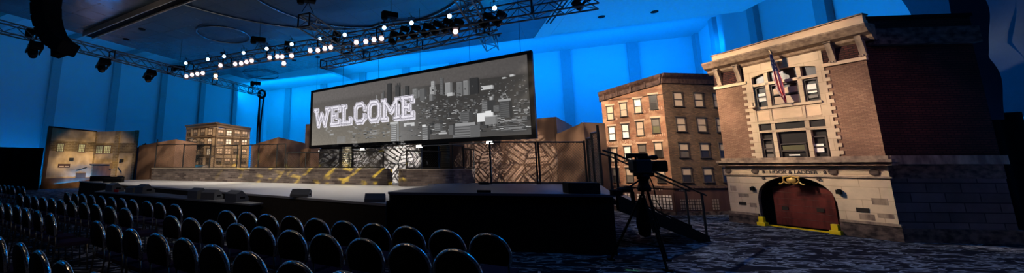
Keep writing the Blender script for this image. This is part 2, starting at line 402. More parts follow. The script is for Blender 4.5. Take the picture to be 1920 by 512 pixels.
ws = [(-10.75,14.65,.76,-1.0,.98),(-9.6,14.0,.76,-.8,.7),(-8.9,13.6,.76,-1.0,.98),(-5.85,11.42,.76,-1.05,.95),(-5.3,11.1,.76,-.75,.85),(-4.3,10.42,.76,-1.05,.92),(-2.33,9.5,.95,2.55,.6),(-.42,8.2,.95,2.62,.55)]
for (x, y, z, rz, s), t in zip(ws, wl):
    r = empty('floor_monitor', (x, y, z), rz + .45, 'black wedge floor monitor, ' + t, 'speaker', 'wedge monitors'); r.scale = (s*(1.4 if s < .7 else 1), s, s*.9)
    for nm, me in zip(('cabinet', 'grille', 'handle'), wm):
        o = bpy.data.objects.new(nm, me); COL.objects.link(o); o.parent = r
tag(MB().box(-.16,.16,-.01,.01,0,.09).build('red_sticker', plain('red_sticker_paint', srgb(220,20,20), .5), None, (-10.25,14.04,-.55,.765)), 'small red sign plate under the leftmost wedge monitor', 'sign')
for x, y, rz, t in ((-13.3,18.0,.4,'dark road case at the left corner of the main deck'), (-15.2,19.6,.3,'dark road case farthest left on the main deck')):
    r = empty('road_case', (x, y, .95), rz, t, 'case')
    MB().box(-.36,.36,-.25,.25,.0,.26).build('box', BLACK, r, bevel=.02); MB().box(-.37,.37,-.26,.26,.18,.2).build('edge_band', DARKMETAL, r)
r = empty('side_speaker', (3.88, 7.95, 1.15), -.17, 'square black speaker cabinet on the corner of the raised platform', 'speaker')
MB().box(-.3,.3,-.24,.24,0,.22).build('cabinet', BLACK, r, bevel=.015); MB().box(-.28,.28,-.25,-.24,.02,.2).build('grille', GRILLE, r)
tag(MB().box(-.14,.14,-.06,.06,0,.05).build('cue_light', BLACK, None, (1.9,8.12,-.17,1.15)), 'small black cue light on the front edge of the raised platform', 'light')

# ------------------------------------------------------------------ low brick walls and chain link fences
def low_wall(A, B, z0, z1, label, th=.3, ret=None):
    f, L_ = frame2(A, B)
    r = empty('low_brick_wall', (f[0], f[1], z0), f[2], label, 'wall')
    MB().box(0, L_, 0, th, 0, z1-z0-.04).build('brickwork', LOWBRICK, r)
    MB().box(-.03, L_+.03, -.03, th+.03, z1-z0-.04, z1-z0).build('cap', CAP, r)
    if ret:
        MB().box(L_-.06, L_+.14, -.1, th+.1, 0, z1-z0-.02).build('end_pier', LOWBRICK, r)
    return r
low_wall((-13.34,20.79), (-.38,15.26), .95, 1.62, 'long low grey brick wall across the back of the main stage', ret=True)
w2 = low_wall((.3,14.35), (2.42,15.55), .95, 1.6, 'short low brick wall with a corner, right of the stage opening')
f, L_ = frame2((.3,14.35), (2.42,15.55)); g, L2 = frame2((2.42,15.55), (3.7,17.4))
a = g[2]-f[2]
o = MB().box(0, L2, 0, .3, 0, .61).build('side_brickwork', LOWBRICK, w2, (L_, 0, a))
o = MB().box(0, L2, -.03, .33, .61, .65).build('side_cap', CAP, w2, (L_, 0, a))

def chain(mb, x0, x1, za, zb, zc=None, pitch=.1, t=.004):
    """diamond wire between two posts: clipped diagonal strips"""
    H = zb-za; W = x1-x0
    for sgn in (1, -1):
        k = -H
        while k < W:
            a0, a1 = max(0, -k), min(H, W-k)
            if a1 > a0 + .01:
                p = (k+a0, a0), (k+a1, a1)
                if sgn < 0: p = tuple((W-u, z) for u, z in p)
                (u0, z0), (u1, z1) = p
                mb.tube((x0+u0, .0, za+z0), (x0+u1, .0, za+z1), t, 3, cap=False)
            k += pitch
def fence(A, B, posts, zb, label, top, name='chain_link_fence', mesh_bottom=None, pr=.03, pitch=.1, t=.004, bottom_rail=True):
    """posts: positions along A-B as metres; top: height at each post"""
    f, L_ = frame2(A, B)
    r = empty(name, (f[0], f[1], zb), f[2], label, 'fence')
    for u, z in zip(posts, top): MB().tube((u,0,0), (u,0,z-zb), pr, 8).build('post', STEEL, r)
    m = MB(); rl = MB()
    for (u0, z0), (u1, z1) in zip(zip(posts, top), zip(posts[1:], top[1:])):
        z = min(z0, z1)
        chain(m, u0, u1, .02, z-zb-.02, pitch=pitch, t=t); rl.tube((u0,0,z-zb-.02), (u1,0,z-zb-.02), pr*.8, 6)
        if bottom_rail: rl.tube((u0,0,.04), (u1,0,.04), pr*.7, 6)
    m.build('chain_link_mesh', STEEL, r); split(rl, 'rail', STEEL, r)
    return r
P0, P1 = (-13.3,20.95), (-.42,15.45)
fence(P0, P1, [0,2.2,4.15,6.0], 1.62, 'tall chain link fence on the left part of the long brick wall', [3.2,2.9,2.85,2.75])
fence(P0, P1, [6.25,7.35,8.45,8.95], 1.62, 'chain link fence in the middle of the long brick wall, splashed with yellow light', [2.75,2.75,2.75,2.75])
fence(P0, P1, [9.05,10.1,12.35,13.95], 1.62, 'lower chain link fence at the right end of the long brick wall', [2.34,2.34,2.34,2.34])
fence((.46,14.6), (1.9,15.4), [0,1.62], 1.6, 'chain link fence on the front of the short brick wall', [2.32,2.32])
fence((2.42,15.75), (3.68,17.5), [0,1.05,2.15], 1.6, 'raked chain link fence on the side of the short brick wall', [2.66,2.6,2.5], pr=.035)
fence((3.02,11.9), (6.0,11.86), [0,1.45,1.53,2.98], 1.15, 'large double panel chain link fence standing on the raised platform', [2.48,2.48,2.48,2.5], pr=.03, pitch=.09, t=.0035)
fence((6.08,11.82), (6.0,11.0), [0,.36,.82], 1.15, 'narrow raked chain link gate turned toward the hall beside the platform fence', [2.58,2.72,2.9], name='chain_link_gate', pr=.04, pitch=.07, t=.005)
tag(MB().box(-.16,.16,-.1,.1,0,.07).build('sand_bag', BLACK, None, (2.75,11.7,.2,1.15), bevel=.03), 'small dark sandbag at the foot of the platform fence', 'sandbag')
tag(MB().box(-.7,.7,-.2,.2,0,.12).build('low_riser', DECK2, None, (1.9,13.9,.5,.95)), 'low grey riser step behind the raised platform', 'riser')

# ------------------------------------------------------------------ plain painted flats
def flat(pts, tops, z0, label, mats, name='painted_flat', th=.12):
    if len(pts) == 2:
        f, L_ = frame2(*pts)
        return tag(MB().prism([(0,0),(L_,0),(L_,tops[1]-z0),(0,tops[0]-z0)], 0, th).build(name, mats[0], None, (*f, z0)), label, 'scenery flat')
    r = empty(name, (pts[0][0], pts[0][1], z0), 0, label, 'scenery flat')
    for i, (p, q) in enumerate(zip(pts, pts[1:])):
        f, L_ = frame2(p, q)
        mb = MB().prism([(0,0),(L_,0),(L_,tops[i+1]-z0),(0,tops[i]-z0)], 0, th)
        mb.build('panel', mats[i % len(mats)], r, (p[0]-pts[0][0], p[1]-pts[0][1], f[2]))
    return r
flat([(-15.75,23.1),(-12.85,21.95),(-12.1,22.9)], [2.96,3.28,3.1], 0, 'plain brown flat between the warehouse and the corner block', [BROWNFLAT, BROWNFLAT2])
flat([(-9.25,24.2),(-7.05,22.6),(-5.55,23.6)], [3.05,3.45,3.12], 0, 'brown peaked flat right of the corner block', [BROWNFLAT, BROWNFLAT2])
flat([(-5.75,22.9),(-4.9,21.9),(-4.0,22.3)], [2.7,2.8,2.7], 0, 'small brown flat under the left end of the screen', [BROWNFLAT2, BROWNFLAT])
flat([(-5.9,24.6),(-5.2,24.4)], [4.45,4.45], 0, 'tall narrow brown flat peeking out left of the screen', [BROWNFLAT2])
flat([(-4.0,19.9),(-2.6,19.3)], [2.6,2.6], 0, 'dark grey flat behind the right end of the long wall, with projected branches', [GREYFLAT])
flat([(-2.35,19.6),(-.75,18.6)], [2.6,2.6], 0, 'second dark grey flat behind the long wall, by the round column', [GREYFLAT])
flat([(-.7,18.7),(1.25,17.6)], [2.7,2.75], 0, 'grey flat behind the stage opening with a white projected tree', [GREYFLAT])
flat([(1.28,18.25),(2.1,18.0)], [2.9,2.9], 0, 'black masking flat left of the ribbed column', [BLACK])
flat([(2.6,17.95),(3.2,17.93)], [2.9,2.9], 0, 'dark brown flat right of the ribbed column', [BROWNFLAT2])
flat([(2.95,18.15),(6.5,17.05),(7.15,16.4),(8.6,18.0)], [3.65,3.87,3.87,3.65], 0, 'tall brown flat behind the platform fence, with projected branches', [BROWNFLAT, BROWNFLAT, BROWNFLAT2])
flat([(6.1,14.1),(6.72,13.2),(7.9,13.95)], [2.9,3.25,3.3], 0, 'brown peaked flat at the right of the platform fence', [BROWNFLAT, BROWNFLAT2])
flat([(-4.1,20.9),(2.9,18.6)], [2.75,2.9], 0, 'long black masking flat behind the grey flats', [BLACK])
RIB = brick('ribbed_column', srgb(120,108,84), srgb(96,86,66), srgb(40,36,30), 2.0, .09, .02, .3)
for x, y, t in ((2.3,17.3,'round ribbed column behind the short brick wall'), (-2.35,18.45,'round ribbed column behind the long brick wall')):
    o = MB().lathe([(.24,0),(.24,1.68)], 20, Matrix.Translation((0,0,0))).build('ribbed_pillar_prop', RIB, None, (x, y, 0, .95), smooth=True); tag(o, t, 'column')

# ------------------------------------------------------------------ windows for the painted facades
def win_meshes(w, h, frame=.045, sill=True, arch=False, mid=True, mull=False):
    f = MB()
    if arch:
        n = 8; P = [(w/2*math.cos(PI*i/n), h/2-w*.28+w*.28*math.sin(PI*i/n)) for i in range(n+1)]
        for (a, b), (c, d) in zip(P, P[1:]): f.prism([(a,b),(a*1.18,b+.05),(c*1.18,d+.05),(c,d)], -.04, .0)
        f.box(-w/2-frame, -w/2, -.03, 0, -h/2, h/2-w*.28); f.box(w/2, w/2+frame, -.03, 0, -h/2, h/2-w*.28)
    else:
        f.box(-w/2-frame, -w/2, -.03, 0, -h/2, h/2); f.box(w/2, w/2+frame, -.03, 0, -h/2, h/2)
        f.box(-w/2-frame*1.5, w/2+frame*1.5, -.045, 0, h/2, h/2+frame*1.1)
    f.box(-w/2-frame*1.5, w/2+frame*1.5, -.05, 0, -h/2-frame*.8, -h/2)
    if mid: f.box(-w/2, w/2, -.025, 0, -.02*h-.012, -.02*h+.012)
    if mull: f.box(-.012, .012, -.022, 0, -h/2, h/2)
    return f
def put(me, name, parent, face, u, z, y=0.):
    ca, sa = math.cos(face[2]), math.sin(face[2])
    o = bpy.data.objects.new(name, me); COL.objects.link(o); o.parent = parent
    o.location = (face[0]+u*ca-y*sa, face[1]+u*sa+y*ca, z); o.rotation_euler = (0, 0, face[2])
    return o
def pane(me, name, parent):
    o = bpy.data.objects.new(name, me); COL.objects.link(o); o.parent = parent; return o
def panel(w, h, z0, z1, y=-.008): return MB().quad((-w/2,y,z0*h), (w/2,y,z0*h), (w/2,y,z1*h), (-w/2,y,z1*h))

def facade_windows(root, face, items, w, h, frame_mat, key, **kw):
    fm = win_meshes(w, h, **kw).mesh('window', frame_mat)
    cache = {}
    def P(z0, z1, mat):
        k = (z0, z1, mat.name)
        if k not in cache: cache[k] = panel(w, h, z0, z1).mesh('pane', mat)
        return cache[k]
    for u, z, sty in items:
        o = put(fm, 'window', root, face, u, z)
        for z0, z1, m in STY[sty]: pane(P(z0, z1, m), 'pane', o)
STY = {'w': [(-.5,-.02,WHITEBLIND),(-.02,.5,WHITEBLIND)], 't': [(-.5,-.02,TANBLIND),(-.02,.5,TANBLIND)],
       'o': [(-.5,-.02,OLIVE),(-.02,.5,GREYPANE)], 'd': [(-.5,-.02,WDARK),(-.02,.5,WDARK)],
       'h': [(-.5,.0,WDARK),(.0,.5,TANBLIND)], 'x': [(-.5,-.02,TANBLIND),(-.02,.5,WHITEBLIND)], 'g': [(-.5,-.02,WDARK),(-.02,.5,GREYPANE)], 'k': [(-.5,-.02,GREYPANE),(-.02,.5,TANBLIND)]}

def text_mesh(body, size, sx=1.0, extrude=.006, spacing=1.0):
    c = bpy.data.curves.new('lettering', 'FONT'); c.body = body; c.size = size; c.extrude = extrude; c.align_x = 'LEFT'; c.space_character = spacing
    o = bpy.data.objects.new('lettering_source', c); COL.objects.link(o)
    dg = bpy.context.evaluated_depsgraph_get(); me = bpy.data.meshes.new_from_object(o.evaluated_get(dg))
    COL.objects.unlink(o); bpy.data.objects.remove(o)
    xs = [v.co.x for v in me.vertices]; x0, x1 = min(xs), max(xs)
    for v in me.vertices: v.co = ((v.co.x-x0)*sx, -v.co.z, v.co.y)
    return me, (x1-x0)*sx
def lettering(body, parent, face, u, z, size, width, mat, y=-.012, rz=0, name='lettering'):
    me, w = text_mesh(body, size)
    for v in me.vertices: v.co.x *= width/w
    me.materials.clear(); me.materials.append(mat)
    o = put(me, name, parent, face, u, z, y)
    if rz: o.rotation_euler = (0, rz, face[2])
    return o

# ------------------------------------------------------------------ firehouse
fhA, fhB = (10.5, 11.98), (11.49, 9.03)
F0, _ = frame2(fhA, fhB)
fh = empty('firehouse_facade', (fhA[0], fhA[1], 0), F0[2], 'tall stone and brick firehouse front with a big red arched door', 'building')
W = 3.3; FF = (0, 0, 0)
def fpart(mb, name, mat, face=FF, **k):
    if name in ('plinth','plinth_cap','frieze_brick','stone_patch','belt_course','spandrel_panel','transom_light'): return split(mb, name, mat, fh, face, **k)
    return mb.build(name, mat, fh, face, **k)
# upper brick field either side, thin flats
fpart(MB().box(0, .8, 0, .12, 1.95, 4.25), 'brick_panel', FHBRICK)
fpart(MB().box(2.58, W, 0, .12, 1.95, 4.3), 'brick_panel', FHBRICK)
# central stone surround with quoins and segmental arch
def archz(u, c=1.71, hw=.72, zs=4.34, rise=.12): return zs + rise*(1-((u-c)/hw)**2)
mb = MB()
for sgn in (0, 1):
    u0, u1 = ((.82, .995), (2.405, 2.56))[sgn]
    mb.box(u0, u1, -.02, .12, 1.95, 4.9)
    for k in range(12):
        z = 2.0 + k*.19
        if sgn == 0: mb.box(.73, .82, -.02, .02, z, z+.095)
        else: mb.box(2.56, 2.64, -.02, .02, z, z+.095)
N = 16
for i in range(N):
    a, b = .995+(2.405-.995)*i/N, .995+(2.405-.995)*(i+1)/N
    mb.prism([(a,archz(a)),(b,archz(b)),(b,4.9),(a,4.9)], -.02, .12)
fpart(mb, 'stone_surround', STONE)
# upper storey: openings, mullions, panels
mb = MB()
for a, b in ((.995, 2.405),): mb.box(a, b, .09, .12, 1.9, 4.5)
fpart(mb, 'dark_glazing', WDARK)
mb = MB()
for u in (1.33, 2.05): mb.box(u-.045, u+.045, -.01, .1, 3.4, archz(u)); mb.box(u-.045, u+.045, -.01, .1, 1.9, 2.98)
mb.box(.995, 2.405, -.01, .1, 4.06, 4.14); mb.box(.995, 2.405, -.01, .1, 2.67, 2.74)
fpart(mb, 'stone_mullions', STONE)
fpart(MB().box(.995, 2.405, -.01, .1, 2.98, 3.36).box(.97, 2.42, -.05, .1, 3.36, 3.43).box(.97, 2.42, -.03, .1, 2.93, 2.99)
      .box(1.31,1.35,-.03,0,3.0,3.35).box(2.03,2.07,-.03,0,3.0,3.35), 'spandrel', STONE)
pnl = MB()
for a, b in ((1.03,1.29),(1.38,2.0),(2.1,2.37)): pnl.box(a, b, -.018, -.01, 3.04, 3.3)
fpart(pnl, 'spandrel_panel', PARAPET)
def sash(a, b, z0, z1, shades):
    fr = MB(); t = .035
    fr.box(a, a+t, .03, .09, z0, z1).box(b-t, b, .03, .09, z0, z1).box(a, b, .03, .09, z1-t, z1).box(a, b, .03, .09, z0, z0+t).box(a, b, .035, .09, (z0+z1)/2-.02, (z0+z1)/2+.02)
    w = fpart(fr, 'sash_window', WFRAME)
    for (p, q, r, s, m) in shades:
        MB().quad((p,.05,r),(q,.05,r),(q,.05,s),(p,.05,s)).build('blind', m, w)
sash(1.02,1.28,3.43,4.04,[(1.06,1.24,3.6,3.84,WHITEBLIND)])
sash(1.38,2.0,3.43,4.04,[(1.42,1.96,3.46,3.68,TANBLIND),(1.42,1.96,3.74,3.92,TANBLIND)])
sash(2.1,2.39,3.43,4.04,[(2.14,2.33,3.66,3.9,WHITEBLIND),(2.14,2.33,3.52,3.6,GREYPANE)])
sash(1.0,1.26,1.92,2.5,[(1.06,1.22,2.12,2.34,GREYPANE),(1.06,1.22,1.96,2.05,GREYPANE)])
sash(1.38,1.95,1.92,2.34,[(1.44,1.9,2.14,2.28,OLIVE),(1.55,1.78,1.99,2.03,WHITEBLIND)])
sash(2.05,2.36,1.92,2.5,[(2.08,2.27,2.07,2.29,WHITEBLIND)])
fpart(MB().box(1.04,1.28,.02,.06,2.74,2.93).box(1.38,2.0,.02,.06,2.74,2.93).box(2.1,2.38,.02,.06,2.74,2.93), 'transom_light', WDARK)
# frieze with brackets
fpart(MB().box(0, .84, 0, .12, 4.25, 4.9).box(2.56, W, 0, .12, 4.3, 4.9), 'frieze_brick', FHSIDE)
fpart(MB().box(-.02, .86, -.05, .1, 4.18, 4.27).box(2.54, W+.02, -.05, .1, 4.28, 4.37), 'belt_course', PARAPET)
def bracket():
    m = MB()
    prof = [(0,0),(-.04,.0),(-.06,.05),(-.08,.15),(-.12,.28),(-.16,.38),(-.17,.46),(0,.48)]
    n = len(prof); w = .055
    m.add([(-w, y, z) for y, z in prof]+[(w, y, z) for y, z in prof], [tuple(range(n)), tuple(range(2*n-1, n-1, -1))]+[(i, i+n, (i+1) % n+n, (i+1) % n) for i in range(n)])
    m.box(-.075,.075,-.19,0,.47,.51)
    for k in (-.05, 0, .05): m.box(k-.018, k+.018, -.07, 0, -.05, 0)
    return m
bm = bracket().mesh('bracket', STONEDIRTY)
for u, z in ((.16,4.3),(.7,4.31),(2.75,4.4),(3.28,4.42)): put(bm, 'bracket', fh, FF, u, z)
# cornice and parapet
prof = [(.12,4.68),(0,4.68),(-.08,4.74),(-.1,4.8),(-.24,4.86),(-.3,4.95),(-.34,5.02),(-.34,5.06),(.12,5.08)]
m = MB(); n_ = len(prof); u0, u1 = -.12, W+.2
m.add([(u0, y, z+.0) for y, z in prof]+[(u1, y, z+.06) for y, z in prof], [tuple(range(n_)), tuple(range(2*n_-1, n_-1, -1))]+[(i, i+n_, (i+1) % n_+n_, (i+1) % n_) for i in range(n_)])
fpart(m, 'cornice', CORN)
fpart(MB().prism([(.06,5.02),(W+.1,5.08),(W+.1,5.4),(.06,5.27)], -.08, .12), 'parapet', PARAPET)
fpart(MB().prism([(.04,5.27),(W+.12,5.4),(W+.12,5.43),(.04,5.3)], -.12, .14), 'parapet_coping', CORN)
# ledge over the ground storey
fpart(MB().box(-.1, W+.12, -.16, .12, 1.72, 1.8).box(-.12, W+.16, -.24, .12, 1.8, 1.87).box(-.06, W+.06, -.08, .12, 1.87, 1.95), 'ledge', STONEDIRTY)
# ground storey stone wall with arch opening
def doorarch(u):
    c, hw, zs, rise = 1.535, .82, .78, .64
    t = max(0, 1-((u-c)/hw)**2); return zs + rise*t**.5 if t > 0 else zs
mb = MB().box(-.02, .715, 0, .14, .0, 1.72).box(2.355, W, 0, .14, 0, 1.72)
N = 28
for i in range(N):
    a, b = .715+1.64*i/N, .715+1.64*(i+1)/N
    mb.prism([(a,doorarch(a)),(b,doorarch(b)),(b,1.72),(a,1.72)], 0, .14)
fpart(mb, 'ground_storey_wall', STONE)
fpart(MB().box(-.06, W+.04, -.04, 0, 1.42, 1.46), 'string_course', STONEDIRTY)
fpart(MB().box(-.07, .71, -.05, .14, .0, .3).box(2.36, W+.05, -.05, .14, 0, .36), 'plinth', BASEDARK)
fpart(MB().box(-.05, .7, -.07, .0, .27, .33).box(2.37, W+.05, -.07, .0, .33, .39), 'plinth_cap', STONEDIRTY)
# reveal and door
mb = MB()
P = [(.715,0),(.715,.78)]+[(.715+1.64*i/N, doorarch(.715+1.64*i/N)) for i in range(N+1)]+[(2.355,.78),(2.355,0)]
for (a, b), (c, d) in zip(P, P[1:]): mb.quad((a,.02,b),(c,.02,d),(c,.4,d),(a,.4,b))
fpart(mb, 'arch_reveal', BLACK)
fpart(MB().box(.7, 2.38, .38, .4, 0, 1.45), 'arch_back', BLACK)
dr = fpart(MB().box(.93, 2.19, .3, .37, .05, 1.1).prism([(.93+1.26*i/12, 1.1+.09*(1-((i-6)/6)**2)) for i in range(13)], .3, .37), 'door', DOORRED)
mb = MB()
for k in range(5): mb.box(.95, 2.17, .292, .3, .25+.18*k, .256+.18*k)
mb.build('panel_line', BASEDARK, dr)
for a, b, c, d in ((1.1,1.24,.47,.57),(1.83,1.97,.49,.59)):
    v = MB().box(a, b, .28, .31, c, d).build('vision_slot', WDARK, dr)
for a, b in ((.7,.84),(2.2,2.35)):
    fpart(MB().box(a, b-.02, -.1, .02, .0, .25).box(a-.02, b+.04, -.16, .02, 0, .1), 'yellow_bumper', YELLOW, bevel=.012)
fpart(MB().box(.86, 2.2, .05, .1, .0, .035), 'yellow_sill_bar', YELLOW)
# lettering, roundels, crest, lamps, plaques
lettering('8 \u00b7 HOOK & LADDER \u00b7 8', fh, FF, .92, 1.5, .13, 1.34, LETTER)
rd = MB().lathe([(.085,0),(.085,.02),(.06,.03)], 20, Matrix.Rotation(PI/2, 4, 'X')).mesh('roundel', BASEDARK)
for u in (.06,.74,2.38,3.08): put(rd, 'roundel', fh, FF, u, 1.56, -.002)
cm = MB()
for sgn in (-1, 1):
    cm.path([(1.55+sgn*x, -.05, 1.33+z) for x, z in ((.03,-.1),(.12,-.09),(.17,-.02),(.15,.06),(.08,.09),(.03,.07))], .022, 6)
    cm.path([(1.55+sgn*x, -.04, 1.33+z) for x, z in ((.15,-.04),(.2,-.1),(.25,-.12),(.27,-.1))], .02, 6)
    cm.path([(1.55+sgn*x, -.04, 1.33+z) for x, z in ((.1,.08),(.17,.09),(.18,.05))], .016, 6)
cm.lathe([(.09,0),(.08,.03),(.02,.04)], 16, Matrix.Translation((1.55,-.02,1.32)) @ Matrix.Rotation(PI/2, 4, 'X') @ Matrix.Scale(1.25, 4, (1,0,0)))
cm.box(1.5,1.6,-.05,-.01,1.41,1.45)
fpart(cm, 'crest', GOLD, smooth=True)
for u, z in ((.64,1.04),(2.44,1.06)): fpart(MB().box(u-.04,u+.04,-.1,0,z-.05,z+.05).box(u-.025,u+.025,-.05,0,z+.05,z+.07), 'wall_lamp_box', BLACK)
for a, b, c, d in ((.23,.41,.54,.63),(2.67,2.88,.6,.7)): fpart(MB().box(a,b,-.015,0,c,d), 'plaque', WDARK)
patch = MB()
for a, b, c, d in ((.24,.5,.78,.88),(.05,.2,.95,1.1),(.5,.66,.5,.62),(2.7,2.95,.42,.56),(2.95,3.2,.8,.95),(3.0,3.25,.5,.6)): patch.box(a,b,-.006,0,c,d)
fpart(patch, 'stone_patch', STONEDIRTY)
for u in (.93, 2.1): fpart(MB().path([(u+.03*math.cos(t*.8), -.03, 1.36+.03*math.sin(t*.8)) for t in range(8)], .012, 5, True).box(u-.02,u+.02,-.03,0,1.38,1.42), 'scroll_ornament', BASEDARK)
fpart(MB().lathe([(.035,0),(.035,.12)], 10, Matrix.Translation((1.0,-.18,3.46))).box(.9,1.06,-.2,-.02,3.43,3.46), 'security_camera', PARAPET)
# the dark brick side return
ang = math.atan2(.912, .411)
S = (W, 0, ang)
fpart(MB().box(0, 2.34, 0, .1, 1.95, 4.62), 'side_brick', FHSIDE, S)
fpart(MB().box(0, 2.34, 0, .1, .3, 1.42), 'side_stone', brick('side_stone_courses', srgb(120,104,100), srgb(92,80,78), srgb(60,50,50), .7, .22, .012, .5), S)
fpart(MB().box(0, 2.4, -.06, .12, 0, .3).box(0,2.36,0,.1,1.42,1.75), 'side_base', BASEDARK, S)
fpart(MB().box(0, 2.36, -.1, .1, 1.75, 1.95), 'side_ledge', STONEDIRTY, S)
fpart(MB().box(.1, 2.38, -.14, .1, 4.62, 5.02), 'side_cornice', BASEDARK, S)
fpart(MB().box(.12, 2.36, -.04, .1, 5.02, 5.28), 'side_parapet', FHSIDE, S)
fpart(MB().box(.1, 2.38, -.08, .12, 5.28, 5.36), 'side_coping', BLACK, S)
# flag hanging on its short pole
fl_ = empty('flag', (fhA[0], fhA[1], 0), F0[2], 'red white and blue striped flag hanging limp above the firehouse window', 'flag')
MB().tube((1.66,-.06,4.36),(1.655,-.3,4.97),.012,8).lathe([(.001,0),(.025,.02),(.025,.03),(.001,.05)],10,Matrix.Translation((1.655,-.3,4.96))).build('pole', PARAPET, fl_, smooth=True)
MB().box(1.57,1.77,-.16,.0,4.62,4.67).box(1.64,1.68,-.2,0,4.36,4.64).build('pole_bracket', PARAPET, fl_)
def flagmat():
    m, N, L, b = new('flag_stripes'); b.inputs['Roughness'].default_value = .8
    at = N.new('ShaderNodeAttribute'); at.attribute_name = 'Col'; L.new(at.outputs['Color'], b.inputs['Base Color']); return m
mb = MB(); nx, nz = 14, 26; red, wht, blu = srgb(170,40,50), srgb(240,226,206), srgb(60,70,110)
def fp(i, j):
    t = j/nz; s = i/nx
    wdt = (.05+.14*min(1, t*1.7)) * (1 if t < .72 else 1-(t-.72)/.28*.85)
    lean = 1.655 + .06*t**1.5 + (.05*(t-.72)/.28 if t > .72 else 0)
    return (lean + (s-.4)*wdt, -.3+.13*t + .025*math.sin(s*14+t*3), 4.86-1.42*t)
vs = [fp(i, j) for j in range(nz+1) for i in range(nx+1)]
for j in range(nz):
    for i in range(nx):
        star = j < 9 and i >= 4
        col = (wht if (i*3+j*5) % 7 == 0 else blu) if j < 9 else (red if (i//2) % 2 == 0 else wht)
        if j > 21: col = red if (i+j) % 4 < 2 else (wht if (i+j) % 4 == 2 else blu)
        a = j*(nx+1)+i
        mb.add([vs[a], vs[a+1], vs[a+nx+2], vs[a+nx+1]], [(0,1,2,3)], col)
mb.build('cloth', flagmat(), fl_)

# ------------------------------------------------------------------ tenement flat with faded painted signs
tA, tB, tC = (8.5,14.95), (9.87,13.51), (12.55,13.88)
G0, w0 = frame2(tA, tB); G1, w1 = frame2(tB, tC)
tn = empty('tenement_facade', (tA[0], tA[1], 0), G0[2], 'brown brick corner tenement with faded painted signs and shopfronts', 'building')
FL = (0, 0, 0); FR = (w0, 0, G1[2]-G0[2])
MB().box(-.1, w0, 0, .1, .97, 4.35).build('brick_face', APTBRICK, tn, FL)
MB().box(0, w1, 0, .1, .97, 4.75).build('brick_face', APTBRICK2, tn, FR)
MB().prism([(-.1,4.3),(w0,4.3),(w0,4.72),(-.1,4.34)], 0, .1).build('brick_gable', APTBRICK, tn, FL)
def cornice(mb, u0, u1, z0, z1, h):
    prof = [(.1,0),(0,0),(-.05,.06*h),(-.05,.5*h),(-.13,.75*h),(-.16,h),(.1,h)]; n = len(prof)
    mb.add([(u0, y, z0+z) for y, z in prof]+[(u1, y, z1+z) for y, z in prof], [tuple(range(n)), tuple(range(2*n-1, n-1, -1))]+[(i, i+n, (i+1) % n+n, (i+1) % n) for i in range(n)])
    return mb
cornice(MB(), -.16, w0+.02, 4.3, 4.7, .38).build('cornice', APTCORN, tn, FL)
cornice(MB(), -.02, w1, 4.72, 4.75, .38).build('cornice', APTCORN, tn, FR)
mb = MB()
for k in range(5): mb.box(.0+.48*k, .06+.48*k, -.1, 0, 4.36+.094*k, 4.58+.094*k)
split(mb, 'cornice_bracket', APTCORN, tn, FL)
us = [.2,.68,1.17,1.68]
items = []
for j, (z, sty) in enumerate(((3.93,'ttxd'),(3.08,'wwto'),(2.22,'twgh'),(1.37,'gkgh'))):
    for i, u in enumerate(us): items.append((u, z+(u-.9)*[.17,.13,.1,0.02][j], sty[i]))
facade_windows(tn, FL, items, .2, .52, WFRAME, 'tl', frame=.03)
items = []
for z, sty in ((4.15,'ttt'),(3.22,'ttt'),(2.28,'khh'),(1.4,'hhh')):
    for u, s in zip((.6,1.46,2.27), sty): items.append((u, z, s))
facade_windows(tn, FR, items, .34, .5, WFRAME, 'tr', frame=.04)
mb = MB()
for z, a in ((3.93,.17),(3.08,.13),(2.22,.1),(1.37,.02)):
    for u in us: mb.box(u-.17,u+.17,-.012,0,z+(u-.9)*a+.3,z+(u-.9)*a+.36)
split(mb, 'lintel', FADED, tn, FL)
MB().box(-.1, w0, -.03, .1, .12, .97).build('shopfront', SHOP, tn, FL); MB().box(0, w1, -.03, .1, .08, .97).build('shopfront', SHOP, tn, FR)
MB().box(-.12, w0+.02, -.08, 0, .93, 1.0).build('shop_cornice', APTCORN, tn, FL); MB().box(-.02, w1, -.08, 0, .93, 1.0).build('shop_cornice', APTCORN, tn, FR)
MB().box(-.1, w0, -.04, .1, 0, .12).build('kerb_stone', BASEDARK, tn, FL); MB().box(0, w1, -.04, .1, 0, .12).build('kerb_stone', BASEDARK, tn, FR)
def gridpane(u, z, w, h, nx, nz, face, mat):
    MB().quad((u,-.045,z),(u+w,-.045,z),(u+w,-.045,z+h),(u,-.045,z+h)).build('shop_window', mat, tn, face)
SHOPPANE = brick('shop_panes', srgb(236,216,196), srgb(226,206,186), srgb(60,44,38), .1, .12, .014, .2)
SHOPPANE2 = brick('dim_shop_panes', srgb(150,128,112), srgb(130,110,98), srgb(50,38,34), .1, .12, .014, .2)
for _m in (SHOPPANE, SHOPPANE2):
    for _n in _m.node_tree.nodes:
        if _n.type == 'TEX_BRICK': _n.offset = 0
for u in (.05,.45,.85,1.3,1.62): gridpane(u, .2, .3, .48, 3, 4, FL, SHOPPANE)
for u in (.18,.5,.75,1.45): gridpane(u, .18, .28, .36, 3, 3, FR, SHOPPANE2)
lettering('COFFEE ROASTING', tn, FL, .0, 2.56, .2, 1.0, FADED, -.004)
SMUDGE = plain('worn_sign_paint', srgb(188,146,116), .8, var=.3, scale=25)
rs = random.Random(2)
